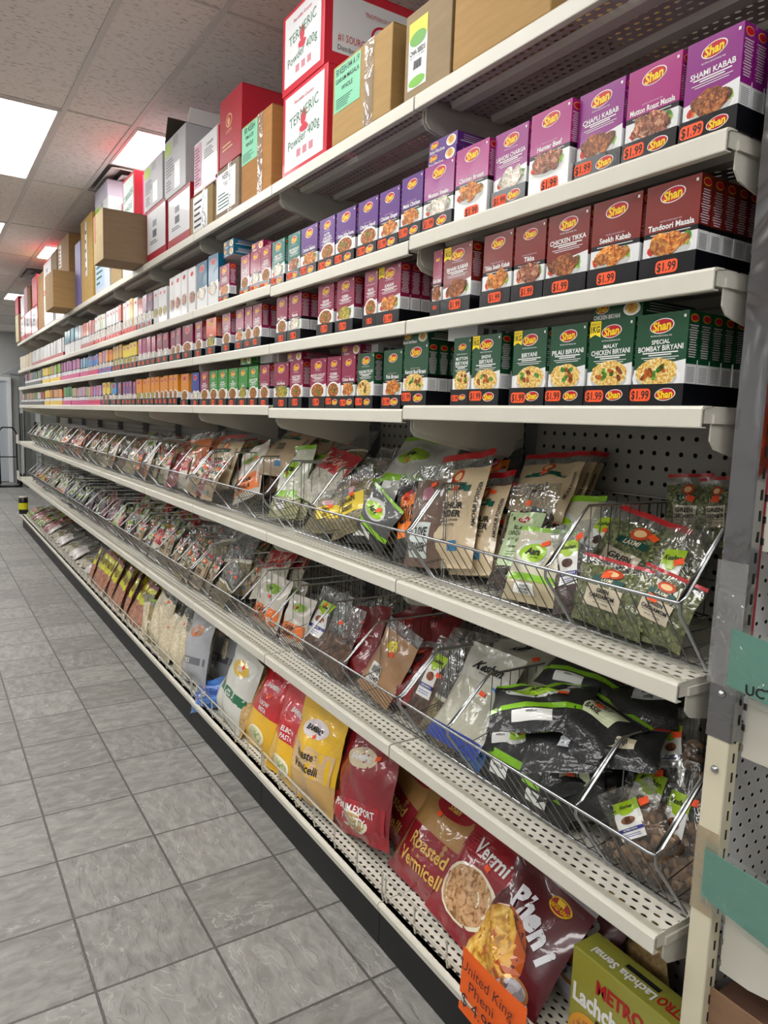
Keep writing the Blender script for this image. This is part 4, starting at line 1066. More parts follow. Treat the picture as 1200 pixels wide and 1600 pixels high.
def loose(P, core, mat_list, n, rx, rz, vmax, seed, v0=.05):
    """the pieces one sees through the film, lying just under the front skin, over a dark packed core"""
    r = random.Random(seed); mb = MB(); t0 = P.t; P.t = t0 * (.66 if rx < .006 else .2); skin(P, [(0, 1, core)], mb=mb); P.t = t0
    cut = [i for i, v in enumerate(mb.v)]
    keep = [k for k, f in enumerate(mb.f) if max(mb.v[i][2] for i in f) < (vmax - .5) * P.h]
    mb.f = [mb.f[k] for k in keep]; mb.mi = [mb.mi[k] for k in keep]
    N1, N2 = 7, 5
    for q in range(n):
        v = v0 + (vmax - v0) * r.random(); u = r.uniform(-.9, .9)
        x, y, z = P.pt(u, v, -1, -rx * 1.1)
        e = P.env(v) * max(0, 1 - abs(u) ** 2.4) ** .62
        y = max(y, -P.t * .5 * e + rx * .7)
        M = Euler((r.uniform(-.3, .3), r.uniform(0, PI), r.uniform(-.3, .3))).to_matrix()
        m = mb.mat(mat_list[q % len(mat_list)]); i0 = len(mb.v); sc = r.uniform(.85, 1.15)
        mb.v.append(tuple(Vector((x, y, z)) + M @ Vector((0, 0, rz * sc))))
        for a in range(1, N2):
            th = PI * a / N2
            for b in range(N1):
                ph = 2 * PI * b / N1
                mb.v.append(tuple(Vector((x, y, z)) + M @ Vector((rx * sc * math.sin(th) * math.cos(ph), rx * sc * math.sin(th) * math.sin(ph), rz * sc * math.cos(th)))))
        mb.v.append(tuple(Vector((x, y, z)) + M @ Vector((0, 0, -rz * sc))))
        last = len(mb.v) - 1
        for b in range(N1):
            b2 = (b + 1) % N1
            mb.f.append((i0, i0 + 1 + b, i0 + 1 + b2)); mb.mi.append(m)
            mb.f.append((last, last - N1 + b2, last - N1 + b)); mb.mi.append(m)
            for a in range(N2 - 2):
                g = i0 + 1 + a * N1
                mb.f.append((g + b, g + N1 + b, g + N1 + b2, g + b2)); mb.mi.append(m)
    return mb.mesh('contents', True)
def patch(mb, P, u0, u1, v0, v1, m, lift=.0009, n=8, ell=False, rot=0.0):
    """printed area lying on the front skin"""
    k = mb.mat(m); i0 = len(mb.v)
    cx, cz = (u0 + u1) / 2 * P.w / 2, ((v0 + v1) / 2 - .5) * P.h; a, b = (u1 - u0) / 2 * P.w / 2, (v1 - v0) / 2 * P.h
    c, s = math.cos(rot), math.sin(rot)
    def W(x, z): return P.at(cx + x * c - z * s, cz + x * s + z * c, lift)
    if ell:
        rings, seg_ = 4, 20
        mb.v.append(W(0, 0))
        for r in range(1, rings + 1):
            for j in range(seg_):
                w = 2 * PI * j / seg_; mb.v.append(W(a * r / rings * math.cos(w), b * r / rings * math.sin(w)))
        for j in range(seg_):
            j2 = (j + 1) % seg_; mb.f.append((i0, i0 + 1 + j, i0 + 1 + j2)); mb.mi.append(k)
            for r in range(rings - 1):
                q = i0 + 1 + r * seg_; mb.f.append((q + j, q + seg_ + j, q + seg_ + j2, q + j2)); mb.mi.append(k)
    else:
        for j in range(n + 1):
            for i in range(n + 1): mb.v.append(W(-a + 2 * a * i / n, -b + 2 * b * j / n))
        for j in range(n):
            for i in range(n):
                q = i0 + j * (n + 1) + i; mb.f.append((q, q + 1, q + n + 2, q + n + 1)); mb.mi.append(k)
def ptext(mb, P, s, u, v, h, m, width=.8, bold=.01, shear=0.0, rot=0.0, lift=.0024):
    put_text(mb, s, u * P.w / 2, (v - .5) * P.h, h * P.h, 0, m, width=width * P.w, bold=bold, shear=shear, rot=rot, fn=lambda X, Z: P.at(X, Z, lift))
YELL = plain('f0d018', .35, coat=.6, wr=.002); LIMEP = plain('a4c81c', .4, coat=.6); CARDW = plain('eeeeea', .4, coat=.7); BLUEP = plain('2a2a86', .4, coat=.6)
BLK = seeds('060608', '1a1a1d', 160, .0012, coat=.55, wr=.0025); DEEPO = plain('f07a14', .35, coat=.8, wr=.003)
def shine(c, wr=.004, scale=11, coat=1.0, var=.08): return plain(c, .42, coat=coat, coat_r=.07, wr=wr, wscale=scale, var=var)
# style: (bands, [decoration calls]) ; every decoration is its own child part
def st_powder(body='d2bc98', word=('AMCHUR', 'POWDER'), seal=SEALR):
    B = shine(body)
    def deco(P, add):
        mb = MB(); patch(mb, P, -.2, .2, .70, .84, plain('c8461e', .5), ell=True); patch(mb, P, -.12, .12, .73, .81, plain('f0c890', .5), .0014, ell=True); patch(mb, P, -.45, .45, .635, .70, plain('0e5a48', .5)); patch(mb, P, -.62, -.42, .62, .675, plain('0e5a48', .5), .0007); patch(mb, P, .42, .62, .62, .675, plain('0e5a48', .5), .0007)
        ptext(mb, P, 'LAXMI', 0, .667, .035, plain('f4e8d0', .5), .4); add('brand_mark', mb)
        mb = MB(); ptext(mb, P, word[0], 0, .50, .052, INK, .62, .03); ptext(mb, P, word[1], 0, .43, .052, INK, .62, .03)
        for i in range(2): ptext(mb, P, 'NET WT 14 OZ (400g)' if i else 'DRIED MANGO POWDER', 0, .375 - i * .035, .018, INK, .5)
        add('product_name', mb); mb = MB()
        ptext(mb, P, ' '.join(word), .86, .52, .030, INK, 2, .02, rot=PI / 2); add('side_lettering', mb)
        mb = MB(); patch(mb, P, .15, .5, .13, .21, plain('3a7aa8', .5)); add('seal_mark', mb)
    return [(0, 1, B), (.03, .86, B), (.86, .94, FILM), (.94, 1, seal)], deco
def st_seeds(body, lab='GREEN|CARDAMOM', seal=SEALR, labc='c8bca4'):
    def deco(P, add):
        mb = MB(); patch(mb, P, -.28, .28, .72, .86, plain('c8461e', .5), ell=True); patch(mb, P, -.18, .18, .75, .83, plain('f0c890', .5), .0014, ell=True); patch(mb, P, -.42, .42, .65, .72, plain('0e4a40', .5), .0012); ptext(mb, P, 'LAXMI', 0, .685, .05, plain('e8dcc0', .5), .4); add('brand_mark', mb)
        mb = MB(); patch(mb, P, -.5, .5, .28, .58, plain(labc, .5, coat=.6)); w = lab.split('|')
        for i, s in enumerate(w): ptext(mb, P, s, 0, .52 - i * .08, .055, INK, .44, .03)
        ptext(mb, P, 'NET WT 7 OZ (200g)', 0, .34, .02, INK, .4); patch(mb, P, -.4, .4, .385, .39, INK, .0014); add('label', mb)
    return [(0, 1, body), (.9, .95, FILM), (.95, 1, seal)], deco
def st_card(body, name='GREEN CARDAMOM', pic=('6e7c3c', 'a8b070', '8a9650'), fill=.62, x0=-.55, x1=.35):
    """clear film bag with a printed card: lime top, picture, violet band"""
    def deco(P, add):
        mb = MB(); patch(mb, P, x0, x1, .30, .80, CARDW, .0010); patch(mb, P, x0, x1, .66, .80, LIMEP, .0016); xm = (x0 + x1) / 2
        patch(mb, P, xm - .22, xm + .22, .61, .70, LIMEP, .0016, ell=True)
        ptext(mb, P, 'Keshan', xm, .725, .045, INK, (x1 - x0) * .42, .02, .3, lift=.003); patch(mb, P, xm - .25, xm + .25, .49, .59, foodmat(*pic, 90), .002, ell=True)
        patch(mb, P, x0, x1, .40, .445, BLUEP, .0018); ptext(mb, P, name, xm, .423, .022, WHITE, (x1 - x0) * .44, .02, lift=.003)
        for i in range(2): patch(mb, P, x0 + .1, x1 - .15, .36 - i * .025, .368 - i * .025, plain('6a6ab0', .5), .0018)
        add('printed_card', mb)
    return [(0, 1, body), (fill, .985, FILM), (.985, 1, FILM)], deco
def st_black_card(content):
    def deco(P, add):
        mb = MB(); patch(mb, P, -.7, .7, .22, .72, plain('b8cf9c', .45, coat=.7)); patch(mb, P, -.25, .2, .62, .68, LOGO_RED, .0016, ell=True)
        ptext(mb, P, 'Deep', -.02, .65, .028, WHITE, .15, .02, lift=.003)
        for i, s in enumerate(('BLACK', 'CARDAMOM')): ptext(mb, P, s, 0, .57 - i * .05, .036, INK, .55, .01)
        ptext(mb, P, 'NET WT. 3.5 OZ (100G)', 0, .465, .022, INK, .5); ptext(mb, P, 'Product of India', 0, .40, .022, INK, .4)
        for i in range(3): patch(mb, P, -.4, .4, .35 - i * .025, .355 - i * .025, plain('3a4a3a', .5), .0018)
        add('label', mb)
    return [(0, 1, content), (.75, 1, FILM)], deco
def st_aara(body='b9bab4', content=None, name='', seal=SEALG, bot=None):
    B = shine(body); C_ = content or BLK
    def deco(P, add):
        mb = MB(); patch(mb, P, -.72, .5, .47, .83, plain('cfd0cc', .4, coat=.8), .0008, ell=True); patch(mb, P, -.6, .42, .52, .77, plain('9cc814', .4, coat=.8), .0016, ell=True)
        ptext(mb, P, 'Aara', -.09, .66, .09, INK, .4, .03, .1, lift=.003); ptext(mb, P, 'by choice', -.02, .585, .022, INK, .3, lift=.003); add('brand_mark', mb)
        mb = MB(); patch(mb, P, -.96, .96, .27, .36, SEALG, .0012); add('lime_band', mb)
        mb = MB(); patch(mb, P, -.5, .25, .10, .24, CARDW, .0016)
        for i, s in enumerate((name or 'SPICE').split('|')): ptext(mb, P, s, -.12, .20 - i * .04, .028, INK, .3, .02, lift=.003)
        add('label', mb)
    return [(0, 1, B), (0, .30, C_), (.94, 1, seal)], deco
def st_label(content, lab, txt, seal=None, box=(-.55, .45, .25, .55), fill=.88, mark=None, tcol=INK, top=FILM):
    def deco(P, add):
        mb = MB(); u0, u1, v0, v1 = box; L_ = plain(lab, .42, coat=.7); patch(mb, P, u0, u1, v0, v1, L_)
        n = len(txt); cy = (v0 + v1) / 2; hh = (v1 - v0)
        for i, s in enumerate(txt): ptext(mb, P, s, (u0 + u1) / 2, cy + hh * (.5 - (i + .6) / (n + .3)), hh * .62 / (n + .6), tcol, (u1 - u0) * .43, .02, lift=.0026)
        add('label', mb)
        if mark:
            mb = MB(); patch(mb, P, -.3, .25, .63, .77, plain(mark[0], .4, coat=.6), .0012, ell=True)
            if mark[1]: ptext(mb, P, mark[1], -.02, .70, .04, plain(mark[2], .5), .22, .02, lift=.003)
            add('brand_mark', mb)
    b = [(0, 1, content), (fill, 1, top)]
    if seal: b.append((.94, 1, seal))
    return b, deco
def st_white(name='Keshan'):
    B = shine('c9c8bc', .006); Cn = shine('b9b7a4', .006)
    def deco(P, add):
        mb = MB(); ptext(mb, P, name, 0, .80, .09, INK, .6, .03, .35); ptext(mb, P, 'food products', 0, .73, .02, INK, .3); add('brand_mark', mb)
    return [(0, 1, Cn), (0, .16, plain('1c3c9a', .35, coat=1, wr=.004)), (.66, 1, B)], deco
def st_print(base, band, mark, words, low=None, v=(.28, .60), tcol=WHITE, markc=WHITE, disc=None, dz=(.06, .27)):
    B = shine(base, .005); L_ = shine(low, .005) if low else B
    def deco(P, add):
        mb = MB(); patch(mb, P, -.88, .88, v[0], v[1], plain(band, .38, coat=.9, wr=.003))
        n = len(words); hh = v[1] - v[0]
        for i, s in enumerate(words): ptext(mb, P, s, 0, v[1] - hh * (i + .75) / (n + .4), hh * .55 / n, tcol, .68, .02, lift=.003)
        add('printed_band', mb)
        if mark:
            mb = MB(); patch(mb, P, -.5, .5, .66, .84, plain(markc if isinstance(markc, str) else 'e8e8ea', .4, coat=.9), .0012, ell=True); ptext(mb, P, mark, 0, .75, .05, tcol if isinstance(markc, str) else plain('a01226', .4), .42, .03, lift=.003); add('brand_mark', mb)
        if disc:
            mb = MB(); k_ = .45 if dz[1] < .3 else .85; patch(mb, P, -k_, k_, dz[0], dz[1], plain('efe8d0', .4, coat=.8), .0012, ell=True); patch(mb, P, -k_ * .86, k_ * .86, dz[0] + .02, dz[1] - .02, foodmat(*disc, 60), .0018, ell=True); add('food_picture', mb)
    return [(0, 1, B), (0, v[0], L_), (.95, 1, B)], deco
CARD = seeds('3c4420', 'a4a878', 115, .006, c3='6c7642')
NUT = seeds('4e3828', '957458', 34, .012, c3='755a46'); DKB = seeds('2c1c14', '5a3c28', 60, .004); CLV = seeds('241a18', '4a3430', 90, .003); STAR = seeds('2a2018', '6a4a34', 55, .006)
RICE = seeds('b8b4a0', 'd8d4c4', 120, .002); CUM = seeds('5c5238', '948660', 150, .002, c3='74683f'); CHILI = seeds('4c0a0c', '8e1418', 40, .01); BLKP = seeds('0c0c0e', '2a282a', 110, .002); MUST = seeds('6a5a2a', 'b09a4a', 130, .002)
REDM = shine('7a0e18', .008); STYLES = {
 'amchur': st_powder(), 'tan_powder': st_powder('b09878', ('GINGER', 'POWDER')), 'coriander': st_powder('a89a6c', ('CORIANDER', 'POWDER')),
 'cardamom': st_seeds(CARD), 'cumin': st_seeds(CUM, 'CUMIN|SEEDS'), 'fennel': st_seeds(seeds('7a8048', 'aab074', 120, .002), 'FENNEL|SEEDS'),
 'card_green': st_card(CARD), 'card_clove': st_card(CLV, 'CLOVES WHOLE', ('2c1a14', '4a2c20', '6a4430'), .55), 'card_nutmeg': st_card(NUT, 'NUTMEG WHOLE', ('4a2a1a', '7a4a30', '9a6a48'), .58), 'card_brown': st_card(DKB, 'CINNAMON', ('6a2a14', '8e4a24', 'b06a3a'), .6),
 'black_cardamom': st_black_card(DKB), 'aara': st_aara('b9bab4'), 'aara_light': st_aara('cbc4ac', shine('b8aa88'), 'ROASTED|CARDAMOM|POWDER'), 'aara_dark': st_aara('4a4c4c', BLK, 'AJWAIN'), 'aara_green': st_aara('cfd2bc', shine('a8a878'), 'FENUGREEK'),
 'black_lime': st_aara('1c1d1f', BLK, 'NIGELLA'), 'black_red': st_label(BLK, 'd8dce0', ['NIGELLA', 'SEEDS', '200g'], SEALR, (-.15, .65, .45, .75), .9), 'black_tan': st_label(BLK, 'd8ccb0', ['KALONJI'], SEALR, (-.4, .5, .3, .52), .92),
 'black_lime_label': st_label(BLK, 'dfe6c0', ['SWEET', 'BASIL'], SEALG, (-.6, .6, .45, .85), .92), 'ajwain': st_label(CUM, 'f0d018', ['AJWAIN', 'SEEDS'], None, (-.85, .7, .32, .62), .8, ('c8a0a8', '', 'ffffff')),
 'orange_label': st_label(BLKP, 'f07a14', ['CLOVES'], None, (-.5, .6, .2, .7), .85, ('c4122a', 'Deep', 'f0d8d8')), 'clove_powder': st_label(shine('6a5040'), 'd0d8d4', ['CLOVE', 'POWDER'], None, (-.6, .5, .08, .42), .85, ('a86a7a', '', 'ffffff')),
 'white_keshan': st_white(), 'brown_powder': st_label(shine('a57c54'), 'e6e4de', ['|||||||', '0 12345'], None, (-.6, .1, .14, .4), .86, ('e8d81c', '', 'ffffff')), 'red_dark': st_label(REDM, '8e1420', ['CHILI'], None, (-.5, .5, .4, .6), .97, None, plain('d8a0a0', .5), REDM), 'chili': st_label(CHILI, '2a1a18', ['WHOLE'], None, (-.3, .3, .4, .5), .9, None, WHITE),
 'white_orange': st_print('cfc9bc', 'e8741c', 'KINO', ['GARAM', 'MASALA'], v=(.12, .42), markc='8ab82c', tcol=INK), 'clear_grey': ([(0, 1, RICE), (0, .45, CUM), (.5, 1, FILM)], None), 'clear_stack': ([(0, 1, STAR), (.55, 1, FILM)], None),
 'red_strip': st_label(RICE, 'a80e22', ['LAXMI'], SEALR, (-.95, .95, .55, .95), .9, None, plain('e8b0a0', .5)), 'mustard_bag': st_label(MUST, 'e8e4c8', ['MUSTARD'], SEALG, (-.5, .5, .3, .5), .85), 'turmeric': st_label(shine('c8641a'), 'e8e0c0', ['HALDI'], None, (-.5, .5, .3, .55), .88, ('3a8a3a', '', 'ffffff')),
 'purple_bag': st_label(seeds('4a3440', '6e5662', 60, .004), 'd8dce8', ['BASIL'], None, (-.5, .2, .2, .4), .8), 'blue_bag': st_print('3a78c8', '1c4a9c', '', ['RICE', 'FLOUR'], v=(.3, .6)),
 'yellow_verm': st_print('e8b80c', 'd8b484', 'BAMBINO', ['Roasted', 'Vermicelli'], low='c8a060', v=(.30, .58), tcol=INK, markc='e8dce0'), 'red_verm': st_print('8a1020', 'a8182a', 'BAMBINO', ['PREMIUM EXPORT', 'QUALITY'], low='a01424', v=(.12, .36), markc='d8c8a8', disc=('8a7a3a', 'c8c090', 'b04a2a'), tcol=WHITE),
 'red_yellow': st_print('c81220', 'c81220', 'BAMBINO', ['ELBOW', 'PASTA'], low='e8b414', v=(.42, .6), markc='d84a5a', disc=('8a9a5a', 'c8c89a', 'e8e4c8')), 'vermicelli_tan': st_label(seeds('b08a50', 'd8b880', 70, .004), 'c8b060', ['SEVIYAN'], None, (-.3, .3, .6, .75), .86, None, INK),
 'shan_verm': st_print('a97f48', '8e1424', 'Shan', ['Roasted', 'Vermicelli'], low='8e1424', v=(.10, .48), tcol=plain('e0b860', .4), markc='a01226'), 'cookie_verm': st_print('8e1424', '9a1828', '', ['Vermi'], low='8e1424', v=(.62, .85), disc=('8a5a30', 'c89a68', 'd8b088'), dz=(.12, .58)),
 'flour_green': st_print('d4d4cc', '1c6a44', 'UZRI', ['Sella', 'FLOUR'], low='d4d4cc', v=(.34, .46), markc='e0b820', tcol=WHITE), 'flour_grey': st_print('a9abb0', '6a6c74', 'IDLI', ['RICE'], low='a9abb0', v=(.28, .38), markc='c87a3a'), 'noodle': ([(0, 1, seeds('c8b894', 'e4d8bc', 90, .003)), (.8, 1, FILM)], None),
 'puff': st_label(seeds('8a4a3a', 'c08868', 55, .006), 'd8d81c', ['PAPAD'], None, (-.85, .85, .5, .9), .92, None, plain('6a3a10', .5), shine('7a1420')), 'white_film': ([(0, 1, shine('c9c2be', .012, 7)), (.6, 1, FILM)], None), 'leafy': st_label(seeds('4a5a20', '9aa84a', 30, .008), 'a8161c', ['SNACK'], None, (-.5, .5, .3, .6), .85, None, WHITE)}
PODS = [plain('6f7a44', .55, var=.15), plain('8d9560', .55, var=.15), plain('59633a', .55, var=.15), plain('a3a878', .55)]
NUTS = [plain('7a5e46', .5, var=.2), plain('957556', .5, var=.2), plain('68503c', .5, var=.2)]
CLF = film('f4f4f2', .02)
DARKC = seeds('4a5028', '8a9058', 110, .004, 0.0); DARKN = plain('3c2c20', .8)
LOOSE = {'cardamom': (DARKC, PODS, 420, .0042, .0085, .87), 'card_green': (DARKC, PODS, 420, .0042, .0085, .60), 'card_nutmeg': (DARKN, NUTS, 95, .012, .0145, .58), 'black_cardamom': (plain('18100c', .8), [plain('3a261c', .6), plain('4c3426', .6)], 80, .007, .014, .72)}
STYLES['cardamom'] = ([(0, 1, CLF), (.95, 1, SEALR)], STYLES['cardamom'][1])
STYLES['card_green'] = ([(0, 1, CLF)], STYLES['card_green'][1])
STYLES['card_nutmeg'] = ([(0, 1, CLF)], STYLES['card_nutmeg'][1])
STYLES['black_cardamom'] = ([(0, 1, CLF)], STYLES['black_cardamom'][1])
def pouch_parts(style, w, h, t, seed, price=True, **kw):
    key = (style, round(w, 2), round(h, 2), round(t, 3), seed % 3)
    if key in PX: return PX[key]
    bands, deco = STYLES[style]
    w, h = round(w, 2), round(h, 2)
    P = Pack(w, h, t, seed % 3 + sum(map(ord, style)), **kw)
    parts = [('pouch_skin', skin(P, bands))]
    if style in LOOSE:
        core, ml, n, rx, rz, vm = LOOSE[style]
        parts.append(('contents', loose(P, core, ml, int(n * w * h / .03), rx, rz, vm, seed)))
    if deco: deco(P, lambda n, mb: parts.append((n, mb.mesh(n, False))))
    if price:
        r = random.Random(seed + 5); mb = MB(); u = r.uniform(-.3, .45); v = r.uniform(.5, .8)
        patch(mb, P, u, u + .022 / w * 2, v, v + .014 / h, ORANGE, .0034, n=3, rot=r.uniform(-.3, .5)); parts.append(('price_sticker', mb.mesh('price_sticker')))
    PX[key] = parts
    return parts
def place(style, c, w, h, lean, roll, yaw, label, group=None, t=None, seed=None, price=True, name='spice_pouch', cat='pouch', flat=False, **kw):
    t = t or max(.018, w * .2); seed = seed if seed is not None else random.randint(0, 99)
    e = empty(name, label, cat, group, c)
    M = Matrix.Rotation(RZ + yaw, 4, 'Z') @ Matrix.Rotation(-lean, 4, 'X') @ Matrix.Rotation(-roll, 4, 'Y')
    e.rotation_euler = M.to_euler()
    for n, me in pouch_parts(style, w, h, t, seed, price, **kw): mk(n, me, e)
    return e
def P_(style, px, py, X, wpx, hpx, lean, roll, label, yaw=0.0, group='spice pouches in the wire baskets', zmin=None, maxw=.34, maxh=.36, **kw):
    """px, py: picture position of the pouch centre on the plane X; sizes in picture columns and rows"""
    D_ = math.radians; X00 = X
    if lean < 55: roll = roll + .7 * lean
    for _ in range(4):
        c = at_x(px, py, X); d = depth_of(c)
        w = yat(px - wpx / 2, X, c.z) - yat(px + wpx / 2, X, c.z); h = hpx * d / FPX
        w, h = min(w, maxw), min(h, maxh)
        if zmin is None: break
        need = (1.145 if zmin < .3 else 1.215) + (h / 2 * math.cos(D_(roll)) + w / 2 * abs(math.sin(D_(roll)))) * math.sin(D_(lean))
        tgt = max(X00, need + max(0, X00 - 1.215) * .8)
        if abs(X - tgt) < .002: break
        X = min(tgt, 1.52)
    if zmin is not None:
        lo = h / 2 * math.cos(D_(lean)) * abs(math.cos(D_(roll))) + w / 2 * abs(math.sin(D_(roll)))
        if c.z - lo < zmin: c.z = zmin + lo
    return place(style, c, w, h, D_(lean), D_(roll), D_(yaw), label, group, **kw)
U, L_ = Z_1 + .016, Z_2 + .016
